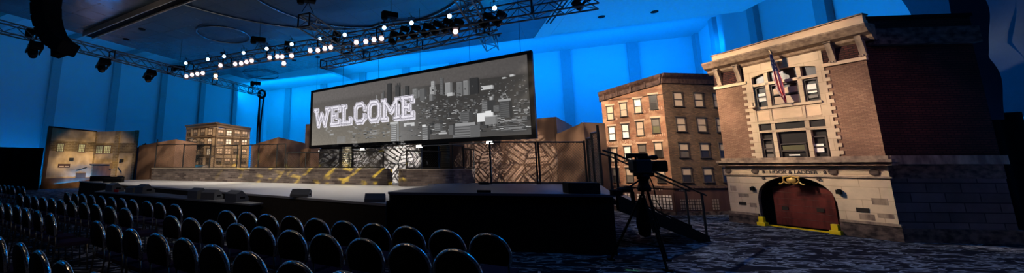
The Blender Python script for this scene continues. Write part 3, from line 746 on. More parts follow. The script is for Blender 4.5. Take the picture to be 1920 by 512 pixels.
def worn_sign(u0, u1, z, h, slope, name='worn_sign', face=FL, mat=SMUDGE, y=-.004):
    mb = MB(); u = u0          # letter strokes too worn to read
    while u < u1:
        w = rs.uniform(.03,.06); zz = z+(u-u0)*slope
        if rs.random() < .85:
            a, b = zz+h*rs.uniform(0,.3), zz+h*rs.uniform(.7,1)
            mb.add([(u,y,a),(u+w*.4,y,a),(u+w,y,zz+h*.45),(u+w*.45,y,b),(u,y,b)], [(0,1,2,3,4)])
        u += w+.025
    return split(mb, 'worn_letter', mat, tn, face)
worn_sign(.02, .4, 3.42, .16, .17); worn_sign(1.1, 1.92, 3.6, .18, .17); worn_sign(1.12, 1.9, 2.7, .16, .12); worn_sign(.02, .62, 1.72, .18, .02)
worn_sign(1.3, 1.7, .84, .06, 0, 'shop_sign', FL, FADED, -.035); worn_sign(.2, .6, .84, .06, 0, 'shop_sign', FR, FADED, -.035)

# ------------------------------------------------------------------ small corner block at the back
sA_, sB_, sC_ = (-13.27,23.8), (-10.73,22.5), (-9.31,24.0)
G0, w0 = frame2(sA_, sB_); G1, w1 = frame2(sB_, sC_)
cb = empty('corner_block_facade', (sA_[0], sA_[1], 0), G0[2], 'four storey stone corner apartment block with fire escape, behind the long brick wall', 'building')
FL = (0, 0, 0); FR = (w0, 0, G1[2]-G0[2])
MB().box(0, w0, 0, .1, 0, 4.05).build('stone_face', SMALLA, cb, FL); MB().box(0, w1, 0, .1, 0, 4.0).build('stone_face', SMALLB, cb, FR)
cornice(MB(), -.06, w0+.05, 4.03, 4.08, .26).build('cornice', SMALLTRIM, cb, FL); cornice(MB(), -.02, w1, 4.05, 3.9, .25).build('cornice', SMALLTRIM, cb, FR)
MB().box(0, w0, -.05, 0, 3.46, 3.52).box(0,w0,-.04,0,2.28,2.34).box(0,.06,-.04,0,0,4.0).box(w0-.1,w0,-.04,0,0,4.0).build('string_course', SMALLTRIM, cb, FL)
MB().box(0, w1, -.04, 0, 3.42, 3.48).box(.45,.52,-.03,0,0,4).box(.95,1.0,-.03,0,0,4).box(1.44,1.5,-.03,0,0,4).build('pilaster_strip', SMALLTRIM, cb, FR)
us = (.22,.88,1.58,2.27)
for z, sty, ar in ((3.8,'gkkt',False),(3.2,'dkkx',True),(2.58,'dggw',False),(2.0,'gwdd',False)):
    facade_windows(cb, FL, [(u, z, s) for u, s in zip(us, sty)], .34, .36, SMALLTRIM, 's', frame=.05, arch=ar, mull=True)
us = (.22,.72,1.22,1.72)
for z, sty in ((3.73,'kwkk'),(3.2,'kwkx'),(2.61,'ttgk'),(2.02,'gkkg')):
    facade_windows(cb, FR, [(u, z, s) for u, s in zip(us, sty)], .3, .3, SMALLTRIM, 's', frame=.03, mull=True)
fe = MB()
for z in (3.0, 2.38, 1.8):
    fe.box(.62,1.9,-.28,0,z-.03,z)
    for k in range(14): fe.tube((.63+.097*k,-.27,z),(.63+.097*k,-.27,z+.22),.009,4)
    fe.tube((.62,-.27,z+.22),(1.9,-.27,z+.22),.014,5)
for z in (2.38,1.8): 
    for y in (-.1,-.22): fe.tube((1.05,y,z),(1.6,y,z+.6),.018,4)
fe.build('fire_escape', DARKMETAL, cb, FL)

# ------------------------------------------------------------------ warehouse flat at far left
hA, hB, hC = (-26.79,29.0), (-25.2,31.5), (-21.0,30.5)
G0, w0 = frame2(hA, hB); G1, w1 = frame2(hB, hC)
wh_ = empty('warehouse_facade', (hA[0], hA[1], 0), G0[2], 'low tan warehouse front with barred windows at the far left', 'building')
FL = (0, 0, 0); FR = (w0, 0, G1[2]-G0[2])
MB().prism([(-.1,.8),(w0,.8),(w0,2.9),(-.1,2.9)], 0, .1).build('rendered_face', WAREHOUSE, wh_, FL)
MB().prism([(-.1,2.9),(w0,2.9),(w0,3.7),(-.1,3.7)], 0, .1).build('brick_band', WAREBRICK, wh_, FL)
MB().prism([(-.1,3.7),(w0,3.7),(w0,4.58),(-.1,4.7)], 0, .1).build('parapet', WAREHOUSE, wh_, FL)
MB().prism([(-.14,4.7),(w0,4.58),(w0,4.66),(-.14,4.8)], -.06, .12).build('coping', BLACK, wh_, FL)
MB().box(-.1, w0, -.04, .1, 0, .8).build('base', WAREBASE, wh_, FL)
MB().box(-.16, .08, -.05, .1, 0, 4.7).build('end_pier', WAREBASE, wh_, FL)
MB().box(0, w1, 0, .1, 2.75, 3.6).build('brick_band', WAREBRICK, wh_, FR)
MB().box(0, 2.05, 0, .1, .6, 2.75).box(0,w1,0,.1,3.6,4.6).box(2.6,w1,0,.1,.6,2.75).build('rendered_face', WAREHOUSE, wh_, FR)
MB().box(2.05, 2.5, -.05, .1, 0, 4.62).box(w1-.3,w1,-.04,.1,0,4.62).box(0,.1,-.05,.1,0,4.6).build('brick_pier', WAREBRICK, wh_, FR)
MB().box(0, w1, 0, .1, 0, .6).build('base', WAREBASE, wh_, FR)
MB().box(.05, 2.05, -.04, 0, 0, 1.84).build('garage_door', WAREBASE, wh_, FR)
MB().box(0, 2.1, -.25, 0, 1.84, 1.92).box(2.1,2.14,-.28,0,1.5,2.0).build('door_canopy', SMALLTRIM, wh_, FR)
MB().box(2.72, 3.32, -.03, 0, .1, .95).build('dark_door', BLACK, wh_, FR)
fm = win_meshes(.42, .6, .06)
def barred(face, u, z, w, h):
    f = win_meshes(w, h, .06)
    for k in range(1, 4): f.box(-w/2+w*k/4-.012, -w/2+w*k/4+.012, -.03, 0, -h/2, h/2)
    f.box(-w/2, w/2, -.03, 0, h*.2-.012, h*.2+.012).box(-w/2, w/2, -.03, 0, -h*.25-.012, -h*.25+.012)
    o = put(f.mesh('barred_window', SMALLTRIM), 'barred_window', wh_, face, u, z)
    pane(panel(w, h, -.5, .5).mesh('pane', plain('pale_green_pane', srgb(214,218,176), .5)), 'pane', o)
for u in (.72, 2.08): barred(FL, u, 3.17, .36, .58)
for u in (.53, 1.38): barred(FR, u, 3.08, .66, .6)
MB().box(1.36,1.6,-.2,0,2.16,2.38).build('wall_light', DARKMETAL, wh_, FL); MB().box(2.95,3.15,-.2,0,2.05,2.28).build('wall_light', DARKMETAL, wh_, FR)
MB().box(.72,1.47,-.03,0,1.6,1.9).build('name_board', plain('sign_brown', srgb(60,30,22), .6), wh_, FL)
for k in range(2): MB().box(.8+.33*k, 1.08+.33*k, -.036, -.03, 1.68, 1.74).build('sign_strip', TANBLIND, wh_, FL)
MB().tube((1.87,-.2,1.4),(2.55,-.1,1.62),.03,6).build('handrail', DARKMETAL, wh_, FL); MB().tube((2.8,-.1,1.6),(3.3,-.2,1.25),.03,6).build('handrail', DARKMETAL, wh_, FR)
MB().box(1.92,2.57,-.03,0,.1,1.17).build('side_door', WAREBASE, wh_, FL)
tag(drape('masking_drape', -21.0, 30.6, -16.2, 24.4, 0, 3.2, DRAPE, .06, 8, 'black masking drape between the warehouse and the brown flat'))

# ------------------------------------------------------------------ projection screen
scA, scB = (-4.74,21.1), (5.09,13.5)
G0, SW = frame2(scA, scB); ZB, ZT = 2.71, 5.97
scr = empty('projection_screen', (scA[0], scA[1], 0), G0[2], 'huge black framed screen showing a grey city view and WELCOME', 'screen')
fw = .16
MB().box(-.05, SW+.05, -.06, .12, ZB-.02, ZB+.14).box(-.05, SW+.05, -.06, .12, ZT-.1, ZT+.02).box(-.05, .08, -.06, .12, ZB, ZT).box(SW-.12, SW+.05, -.06, .12, ZB, ZT).build('frame', plain('screen_frame_black', (.012,.011,.01), .6), scr)
def screenmat():
    m, N, L, b = new('projected_haze')
    tc = N.new('ShaderNodeTexCoord'); sp = N.new('ShaderNodeSeparateXYZ'); L.new(tc.outputs['Object'], sp.inputs[0])
    rz = N.new('ShaderNodeMapRange'); rz.inputs[1].default_value = 2.8; rz.inputs[2].default_value = 5.9; L.new(sp.outputs['Z'], rz.inputs[0])
    r = N.new('ShaderNodeValToRGB'); e = r.color_ramp.elements
    e[0].position = 0; e[0].color = (*srgb(122,116,106), 1); e[1].position = 1; e[1].color = (*srgb(98,94,92), 1)
    for p_, c in ((.3,(112,107,99)),(.62,(92,88,84)),(.76,(88,84,82)),(.82,(100,96,94))):
        x = r.color_ramp.elements.new(p_); x.color = (*srgb(*c), 1)
    L.new(rz.outputs[0], r.inputs[0])
    no = N.new('ShaderNodeTexNoise'); no.inputs['Scale'].default_value = 9; no.inputs['Detail'].default_value = 6; L.new(tc.outputs['Object'], no.inputs['Vector'])
    mr = N.new('ShaderNodeMapRange'); mr.inputs[1].default_value = .3; mr.inputs[2].default_value = .7; mr.inputs[3].default_value = .86; mr.inputs[4].default_value = 1.12; L.new(no.outputs['Fac'], mr.inputs[0])
    ru = N.new('ShaderNodeMapRange'); ru.inputs[1].default_value = 0; ru.inputs[2].default_value = 12; ru.inputs[3].default_value = 1.15; ru.inputs[4].default_value = .68; L.new(sp.outputs['X'], ru.inputs[0])
    mu = N.new('ShaderNodeMath'); mu.operation = 'MULTIPLY'; L.new(mr.outputs[0], mu.inputs[0]); L.new(ru.outputs[0], mu.inputs[1])
    b.inputs['Base Color'].default_value = (.03, .03, .03, 1); b.inputs['Roughness'].default_value = .9
    L.new(r.outputs[0], b.inputs['Emission Color']); L.new(mu.outputs[0], b.inputs['Emission Strength'])
    return m
MB().quad((.06,0,ZB+.1),(SW-.1,0,ZB+.1),(SW-.1,0,ZT-.08),(.06,0,ZT-.08)).build('screen_surface', screenmat(), scr)
def colemis(name, st=1.0, grit=0):
    m, N, L, b = new(name); at = N.new('ShaderNodeAttribute'); at.attribute_name = 'Col'
    b.inputs['Base Color'].default_value = (.02, .02, .02, 1); b.inputs['Emission Strength'].default_value = st
    if grit:
        tc = N.new('ShaderNodeTexCoord'); no = N.new('ShaderNodeTexNoise'); no.inputs['Scale'].default_value = 14; no.inputs['Detail'].default_value = 8; no.inputs['Roughness'].default_value = .8
        L.new(tc.outputs['Object'], no.inputs['Vector'])
        r = N.new('ShaderNodeMapRange'); r.inputs[1].default_value = .53; r.inputs[2].default_value = .6; r.inputs[3].default_value = 1; r.inputs[4].default_value = .55; L.new(no.outputs['Fac'], r.inputs[0])
        mx = N.new('ShaderNodeMix'); mx.data_type = 'RGBA'; mx.blend_type = 'MULTIPLY'; mx.inputs[0].default_value = 1
        L.new(at.outputs['Color'], mx.inputs[6]); L.new(r.outputs[0], mx.inputs[7]); L.new(mx.outputs[2], b.inputs['Emission Color'])
    else: L.new(at.outputs['Color'], b.inputs['Emission Color'])
    return m
def g8(v, w=0): return srgb(v+w, v, v-w)
# the city view: land, streets of small roofs, and towers
cv = MB(); y = [-.004]
def q(u0, u1, z0, z1, c):
    y[0] -= .00002
    cv.quad((u0,y[0],z0),(u1,y[0],z0),(u1,y[0],z1),(u0,y[0],z1), c)
rnd = random.Random(3)
hz = lambda u: 5.18 if u < 5.5 else 5.30 - .0128*(u-5.5)**1.35
for i in range(46):
    u = 6.3+i*.13; k_ = min(1, (u-6.3)/2.2)
    if u < 12.3:
        for z0_, z1_, v_ in ((2.86,3.3,70),(3.3,3.8,66),(3.8,4.4,62),(4.4,5.9,58)):
            z1_ = min(z1_, hz(u)); zb = 118-(z0_-2.86)*16
            q(u, min(u+.131, 12.3), z0_, z1_, g8(zb+(v_-zb)*k_, 2))
for i in range(1500):
    t = rnd.random()**.7; u = rnd.uniform(3.2, 12.25)
    top = hz(u); z = top - .03 - (top-3.1)*t
    if u < 7.3 and z > 3.75 and rnd.random() < .8: continue
    if u < 7.3 and rnd.random() < .6: continue
    s = .3+1.3*t; w = rnd.uniform(.04,.16)*s; h = rnd.uniform(.008,.028)*s
    v = rnd.choice((40,46,52,78,96,130,165,200) if u > 7.2 else (90,100,120,140))
    if w+u > 12.3: continue
    q(u, u+w, z-h, z, g8(v)); 
    if v > 110 and rnd.random() < .5: q(u, u+w, z-h*2, z-h, g8(45))
def tower(u, z0, z1, w, v, rows=0, cols=0, v2=0, side=.3, vs=None):
    q(u, u+w*(1-side), z0, z1, g8(v)); q(u+w*(1-side), u+w, z0, z1-.02, g8(vs if vs else int(v*.7)))
    for k in range(rows):
        z = z0+(z1-z0)*(k+.35)/rows; q(u+.02, u+w*(1-side)-.01, z, z+(z1-z0)/rows*.4, g8(v2))
    for k in range(cols):
        x = u+w*(1-side)*(k+.3)/cols; q(x, x+w*(1-side)/cols*.4, z0, z1-.05, g8(v2))
for a in ((5.55,4.6,5.66,.3,58),(6.05,4.6,5.5,.32,60,0,5,76),(6.15,5.4,5.6,.08,62),(6.28,5.4,5.6,.08,62),(6.62,4.7,5.4,.26,62),(5.2,4.6,5.22,.1,110),(5.27,4.7,5.34,.12,90),(4.85,4.8,5.16,.1,130),
          (6.42,4.6,5.3,.1,100),(7.05,4.75,5.2,.3,135,7,0,100),(7.35,4.8,5.1,.12,120),(7.45,4.6,5.15,.36,105,0,6,84),(7.98,4.8,5.18,.3,170,6,0,130),(8.05,5.1,5.42,.2,165,4,0,140),(7.95,4.55,4.85,.22,120),
          (8.5,4.75,5.5,.2,92,10,0,112),(8.54,5.45,5.56,.06,92),(8.75,4.7,5.25,.36,150,0,6,125),(8.85,4.65,4.8,.36,180),(9.3,4.6,5.2,.36,118,0,6,100),(9.62,4.6,5.22,.28,135,0,5,108),(9.9,4.6,5.28,.42,50,0,0,0,.1),
          (10.4,4.72,4.88,.55,190,0,0,0,.1),(11.3,5.06,5.12,.2,180),(11.6,5.1,5.18,.22,190)): tower(*a)
bl = sorted(((rnd.uniform(7.6,12.1), rnd.random()) for _ in range(90)), key=lambda p: p[1])
for u_, t_ in bl:
    zt = hz(u_)-.12-1.9*t_; sz = .5+1.1*t_
    if zt < 3.1: continue
    tower(u_, zt-.1*sz*rnd.uniform(.6,1.5), zt, .13*sz*rnd.uniform(.6,1.5), rnd.choice((70,84,96,118,150)), 2, 0, 60, .35, rnd.choice((44,52,60)))
tower(10.42,3.75,4.28,.55,120,6,0,84,.6,60); tower(10.75,4.28,4.42,.16,170); tower(11.15,3.55,4.25,.5,88,9,0,64,.25,50); q(11.1,11.6,4.18,4.26,g8(150))
for k in range(7):
    t = PI*k/6; q(11.36+.11*math.cos(t)-.012, 11.36+.11*math.cos(t)+.012, 4.26+.16*math.sin(t), 4.33+.16*math.sin(t), g8(150))
q(11.2,11.52,4.32,4.34,g8(140)); tower(10.9,3.8,4.05,.3,110,5,0,80)
tower(9.45,3.5,3.92,.55,100,5,0,78,.3); tower(10.2,3.45,3.8,.7,225,0,0,0,.05); q(10.55,10.8,3.8,3.86,g8(225)); tower(10.52,3.32,3.64,.52,128,0,0,0,.15,110); q(10.52,11.04,3.62,3.66,g8(180))
tower(9.1,2.82,3.34,1.2,120,5,0,80,.35,98); q(9.2,10.1,3.34,3.46,g8(150)); q(9.55,9.8,3.46,3.52,g8(120)); tower(8.9,3.0,3.4,.28,96)
tower(7.55,2.82,3.46,.42,98,7,0,158,.3); q(7.56,7.75,3.42,3.52,g8(215)); tower(8.2,3.2,3.5,.4,118,3,0,90); q(8.4,8.8,3.05,3.12,g8(180)); q(8.5,8.75,3.14,3.2,g8(160))
tower(5.8,2.85,3.66,.34,120,9,0,190,.05); tower(6.16,2.85,3.78,.12,160,0,1,110,.3); q(5.75,6.2,3.66,3.76,g8(190)); q(6.55,7.15,3.5,3.66,g8(200)); q(6.7,6.95,3.5,3.58,g8(110))
for k in range(14): q(4.3+rnd.random()*.75, 4.45+rnd.random()*.75, 3.2+k*.018, 3.21+k*.018, g8(165))
for k in range(8): q(2.2+.08*k, 2.24+.08*k, 2.9, 3.25, g8(132)); q(1.6,1.9,3.35,3.36+.01*k,g8(160))
for u0, z0 in ((1.3,3.5),(3.3,3.58),(2.9,3.4),(1.0,3.62),(4.6,3.62),(5.2,3.2)):
    for k in range(5): a = u0+rnd.random()*.4; b = z0+rnd.random()*.14; q(a, a+.18*rnd.random()+.03, b, b+.02, g8(168))
for k in range(16): q(11.3+k*.055, 11.36+k*.055, 3.42-.006*k*k*.2, 3.44-.006*k*k*.2, g8(150)); 
for k in range(60):
    t = rnd.random(); q(10.9+rnd.random()*1.3, 11.05+rnd.random()*1.2, 2.95+.5*t, 2.965+.5*t, g8(58 if rnd.random() < .8 else 130))
cv.build('city_picture', colemis('city_picture_light'), scr)
# block lettering
def polystroke(mb, pts, t, dy, dx, dz, c, closed=False):
    n = len(pts); seg = list(zip(pts, pts[1:]+pts[:1] if closed else pts[1:]))
    if not closed: seg = list(zip(pts[:-1], pts[1:]))
    for (a, b), (c2, d2) in seg:
        A, B = Vector((a, b)), Vector((c2, d2)); d = (B-A).normalized(); nn = Vector((-d.y, d.x))*t/2; e = d*t/2*.85
        P = [A-e-nn, B+e-nn, B+e+nn, A-e+nn]
        mb.quad(*[(p.x+dx, dy, p.y+dz) for p in P], c)
GL = {'W': ([[(0,1),(.24,0),(.5,.72),(.76,0),(1,1)],[(-.08,1),(.14,1)],[(.86,1),(1.08,1)]], []),
      'E': ([[(.12,0),(.12,1)],[(0,1),(.92,1),(.92,.82)],[(0,0),(.95,0),(.95,.2)],[(.12,.5),(.6,.5)],[(.6,.4),(.6,.6)]], []),
      'L': ([[(.15,0),(.15,1)],[(0,1),(.36,1)],[(0,0),(.95,0),(.95,.24)]], []),
      'C': ([[(.95,.7),(.95,.82),(.72,1),(.25,1),(.05,.8),(.05,.2),(.25,0),(.72,0),(.95,.18),(.95,.34)]], []),
      'O': ([], [[(.25,0),(.75,0),(.95,.2),(.95,.8),(.75,1),(.25,1),(.05,.8),(.05,.2)]]),
      'M': ([[(.1,0),(.1,1),(.5,.38),(.9,1),(.9,0)],[(-.04,1),(.16,1)],[(.84,1),(1.04,1)],[(-.04,0),(.24,0)],[(.76,0),(1.04,0)]], [])}
wt = MB(); WHT, DRK = srgb(236,232,242), srgb(66,60,78)
lay = ((.225,-.030,DRK,.0),(.203,-.031,WHT,.0),(.158,-.033,DRK,0),(.11,-.034,WHT,0))
for ch, u0, u1 in (('W',.38,1.36),('E',1.66,2.3),('L',2.5,3.12),('C',3.4,4.1),('O',4.34,5.06),('M',5.28,6.22),('E',6.44,7.05)):
    z0, z1 = 3.96, 4.84
    op, cl = GL[ch]
    tr = lambda p: (u0+p[0]*(u1-u0), z0+p[1]*(z1-z0))
    for s in range(7):     # thick block shadow down to the right
        for P in op: polystroke(wt, [tr(p) for p in P], .2, -.028-.0001*s, .014*s, -.012*s, WHT)
        for P in cl: polystroke(wt, [tr(p) for p in P], .2, -.028-.0001*s, .014*s, -.012*s, WHT, True)
    for t, dy, c, _ in lay:
        for P in op: polystroke(wt, [tr(p) for p in P], t, dy, 0, 0, c)
        for P in cl: polystroke(wt, [tr(p) for p in P], t, dy, 0, 0, c, True)
wt.build('welcome_lettering', colemis('lettering_light', 1.0, 1), scr)
# pipe of clip lights slung under the screen
p0, p1 = Vector((-4.14,20.35,2.5)), Vector((3.85,14.45,2.63))
tag(MB().tube(p0, p1, .025, 8).build('lighting_pipe', plain('pipe_grey', (.3,.28,.25), .4, .6)), 'thin horizontal pipe slung just under the screen', 'pipe')
for t, nm in zip((.03,.33,.66,.985), ('far left', 'middle left', 'middle right', 'right')):
    c = p0.lerp(p1, t)
    r = empty('clip_light', (c.x, c.y, c.z), G0[2], 'small bright clip light at the %s of the pipe under the screen' % nm, 'light', 'clip lights on the pipe')
    MB().prism([(-.13,-.05),(.13,-.05),(.09,.07),(-.09,.07)], -.12, .02).build('housing', DARKMETAL, r)
    MB().box(-.125,.125,-.16,-.05,-.062,-.05).box(-.12,.12,-.135,-.122,-.05,.03).build('lens', CLIPLIGHT, r)
for i, t in enumerate((.03,.2,.4,.6,.8,.97)):
    c = Vector(scA).lerp(Vector(scB), t)
    o = MB().tube((c.x, c.y, ZT), (c.x, c.y, 9.0), .008, 5).build('hanging_cable', BLACK); tag(o, 'thin steel cable holding up the screen, %s from the left' % ORD[i], 'cable', 'cables holding the screen')

# ------------------------------------------------------------------ trusses
def truss(a, b, s, label, bay=.5, name='lighting_truss', mat=TRUSS, chord=.03, web=.017, parts=True):
    a, b = Vector(a), Vector(b); d = b-a; L_ = d.length; d.normalize()
    side = d.cross(Vector((0,0,1))).normalized(); up = side.cross(d).normalized()
    X = lambda t, i, j: a + d*t + side*(i*s/2) + up*(j*s/2)
    r = empty(name, a, 0, label, 'truss')
    mb = MB(); wb_ = MB(); pl_ = MB()
    for i in (-1, 1):
        for j in (-1, 1): mb.tube(X(0,i,j)-a, X(L_,i,j)-a, chord, 6)
    n = max(1, round(L_/bay)); h = L_/n
    for k in range(n):
        t = k*h; f = 1 if k % 2 else -1
        for i in (-1, 1): wb_.tube(X(t,i,f)-a, X(t+h,i,-f)-a, web, 4)
        for j in (-1, 1): wb_.tube(X(t,f,j)-a, X(t+h,-f,j)-a, web, 4)
        if k % 6 == 0:
            for i in (-1, 1): pl_.tube(X(t,i,-1)-a, X(t,i,1)-a, chord*1.15, 6)
            for j in (-1, 1): pl_.tube(X(t,-1,j)-a, X(t,1,j)-a, chord*1.15, 6)
    mb.build('chord', mat, r); wb_.build('lacing', mat, r); split(pl_, 'joint_plate', DARKMETAL, r, per=4)
    return r
LT0, LT1 = Vector((-17.5,9.5,7.15)), Vector((-9.75,26.7,7.0))
truss(LT0, LT1, .42, 'long box truss parallel to the left wall')
FT0, FT1 = Vector((-11.3,19.95,7.05)), Vector((6.5,11.25,7.0))
truss(FT0, FT1, .5, 'main front truss crossing above the stage, carrying most spotlights')
truss((-3.75,19.1,7.0), (3.9,13.25,6.85), .42, 'lower truss hanging just in front of the screen')
truss((-3.4,13.3,7.1), (-1.75,17.2,6.95), .5, 'short cross truss on the left of the front truss')
truss((2.1,11.0,7.15), (4.25,15.6,6.9), .5, 'short cross truss on the right of the front truss')
# chain hoists and their cables
hl = ['on the left truss near the curved loudspeaker','on the left truss where the front truss meets it','at the far end of the left truss','on the left third of the front truss','at the near end of the left cross truss','in the middle of the front truss']
for (x, y, z), t in zip(((-14.95,15.0,7.15),(-12.4,20.9,7.2),(-9.95,26.3,7.5),(-6.65,17.65,7.75),(-3.3,13.45,7.9),(-.15,14.5,7.7)), hl):
    r = empty('chain_hoist', (x, y, z), .4, 'dark chain hoist, ' + t, 'hoist', 'chain hoists')
    MB().box(-.28,.28,-.13,.13,0,.22).lathe([(.12,0),(.14,.08),(.14,.3),(.1,.36)],12,Matrix.Translation((-.28,0,-.12))).build('motor', BLACK, r, bevel=.02)
    MB().tube((0,0,.22),(0,0,9-z),.012,5).build('chain', DARKMETAL, r)
    MB().tube((0,0,0),(-.22,0,-.45),.015,5).tube((0,0,0),(.22,0,-.45),.015,5).build('sling', DARKMETAL, r)
# vertical cable drop at the corner of the left truss
r = empty('cable_drop', (-9.75,26.75,0), .3, 'bundle of dark cables dropping from the end of the left truss', 'cable')
for i, (dx, k) in enumerate(((0,.0),(.28,.1),(-.1,.05))):
    MB().path([(dx*(t**1.5)+.07*math.sin(t*5+i), k, 7.2*t) for t in [j/14 for j in range(15)]], .055, 6).build('cable', BLACK, r)
MB().path([(.26*math.cos(2*PI*i/20)+.05, 0, 6.9+.28*math.sin(2*PI*i/20)) for i in range(20)], .06, 6, True).path([(.22*math.cos(2*PI*i/20)+.05, .1, 6.95+.24*math.sin(2*PI*i/20)) for i in range(20)], .06, 6, True).build('coil', BLACK, r)

# ------------------------------------------------------------------ lamps on the trusses
def look(o, target):
    d = (Vector(target)-o.location).normalized(); o.rotation_euler = d.to_track_quat('Y', 'Z').to_euler()
def fixture(kind, lens):
    """built pointing along +Y"""
    R = Matrix.Rotation(-PI/2, 4, 'X')
    b = MB(); l = MB(); yk = MB(); ex = MB()
    if kind == 'profile':
        b.lathe([(.07,-.42),(.12,-.4),(.13,-.12),(.1,-.05),(.12,.0),(.14,.05),(.14,.22),(.125,.24)], 16, R)
        l.lathe([(.118,0),(.118,.012),(.02,.02)], 18, Matrix.Translation((0,.232,0)) @ R)
        yk.tube((-.18,0,0),(-.18,0,.3),.015,5).tube((.18,0,0),(.18,0,.3),.015,5).tube((-.18,0,.3),(.18,0,.3),.015,5).tube((0,0,.3),(0,0,.4),.03,6).tube((0,-.1,.2),(.1,.05,.55),.015,5)
    elif kind == 'par':
        b.lathe([(.05,-.26),(.1,-.24),(.12,-.14),(.13,.0),(.135,.14)], 16, R)
        l.lathe([(.135,0),(.13,.01),(.02,.03)], 18, Matrix.Translation((0,.13,0)) @ R)
        yk.tube((-.16,0,0),(-.16,0,.26),.013,5).tube((.16,0,0),(.16,0,.26),.013,5).tube((-.16,0,.26),(.16,0,.26),.013,5).tube((0,0,.26),(0,0,.36),.025,6)
        ex.add([(-.13,.14,-.12),(.13,.14,-.12),(.17,.33,-.22),(-.17,.33,-.22)], [(0,1,2,3)]); ex.add([(-.13,.14,.12),(.13,.14,.12),(.15,.32,.2),(-.15,.32,.2)], [(3,2,1,0)])
    else:
        b.lathe([(.08,-.3),(.16,-.26),(.18,-.05),(.16,.12),(.13,.24)], 16, R)
        l.lathe([(.115,0),(.1,.01),(.02,.02)], 16, Matrix.Translation((0,.235,0)) @ R)
        yk.box(-.24,-.19,-.06,.06,-.06,.32).box(.19,.24,-.06,.06,-.06,.32).box(-.24,.24,-.1,.1,.32,.4); ex.box(-.22,.22,-.16,.16,.4,.56)
    ms = [('body', b.mesh('body', BLACK, True)), ('lens', l.mesh('lens', lens, False)), ('yoke', yk.mesh('yoke', DARKMETAL))]
    if kind == 'par':
        for k in (0, 1):
            e = MB(); e.add(ex.v[4*k:4*k+4], [(0,1,2,3)]); ms.append(('barn_door', e.mesh('barn_door', plain('barn_door_paint', (.22,.19,.17), .6))))
    elif ex.f: ms.append(('base', ex.mesh('base', BLACK)))
    return ms
KIT = {('profile','c'): fixture('profile', LENSBLUE), ('par','w'): fixture('par', LENSWARM), ('par','a'): fixture('par', LENSAMBER), ('moving','o'): fixture('moving', LENSOFF), ('par','o'): fixture('par', LENSOFF)}
def lamp(kind, k, loc, aim, name, label, cat, group, s=1.0):
    r = empty(name, loc, 0, label, cat, group); look(r, aim); r.scale = (s, s, s)
    for nm, me in KIT[(kind, k)]:
        o = bpy.data.objects.new(nm, me); COL.objects.link(o); o.parent = r
    return r
CO = (.44,2.16,3.35,4.69,6.19,7.68,9.23,10.51,12.36,13.53,15.03,16.64)
WA = [(u, z-6.73) for u, z in ((.3,6.47),(.75,6.5),(1.18,6.51),(1.6,6.5),(2.6,6.24),(2.9,6.76),(3.95,6.71),(4.36,6.69),(4.72,6.72),(5.06,6.74),(6.21,6.75),(6.68,6.74),(6.98,6.69),(7.1,6.36),(7.53,6.67),
      (8.58,6.77),(9.0,6.72),(9.37,6.75),(9.68,6.76),(10.96,6.79),(11.42,6.76),(11.8,6.78),(12.14,6.78),(15.19,6.58))]
OFF = [(u, z-6.48) for u, z in ((7.05,7.06),(9.75,7.1),(12.5,6.66),(12.95,6.81),(13.42,6.78),(13.9,6.77),(14.3,6.79),(14.7,6.82),(15.1,6.75),(16.15,6.78),(16.62,6.77),(19.22,6.89))]

TD = (FT1-FT0).normalized(); TN = Vector((TD.y, -TD.x, 0)).normalized()   # toward the hall
for i, t in enumerate(CO):
    p = FT0 + TD*t + TN*.48 + Vector((0,0,.1))
    lamp('profile', 'c', p, (p.x*.35-.5, 0, 1.2), 'profile_spotlight', 'lit cool white spotlight on top of the front truss, %s from the left' % ORD[i], 'spotlight', 'lit cool spotlights on the front truss', .68)
for i, (t, dz) in enumerate(WA):
    p = FT0 + TD*t + TN*.3 + Vector((0,0,-.3+dz))
    lamp('par', 'a' if i in (4,) else 'w', p, (p.x*.4-.5, 0, 0.6), 'par_lamp', 'lit warm lamp with barn doors under the front truss, %s from the left' % (ORD[i] if i < 16 else ['seventeenth','eighteenth','nineteenth','twentieth','twenty-first','twenty-second','twenty-third','twenty-fourth'][i-16]), 'stage lamp', 'lit warm lamps under the front truss', .74)
for i, (t, dz) in enumerate(OFF):
    p = FT0 + TD*t + TN*.06 + Vector((0,0,-.55+dz))
    lamp('moving', 'o', p, (p.x+3, 8, 0), 'moving_head_lamp', 'unlit black moving head under the front truss, %s from the left' % ORD[i], 'stage lamp', 'unlit lamps under the front truss', .72)
LD = (LT1-LT0).normalized()
for i, t in enumerate((6.0, 8.55, 10.75)):
    p = LT0 + LD*t + Vector((0,0,-.72))
    lamp('moving', 'o', p, (p.x+1.5, p.y-1, 3.2), 'moving_head_lamp', 'unlit black moving head under the left truss, %s from the near end' % ORD[i], 'stage lamp', 'unlit lamps under the left truss', .95)

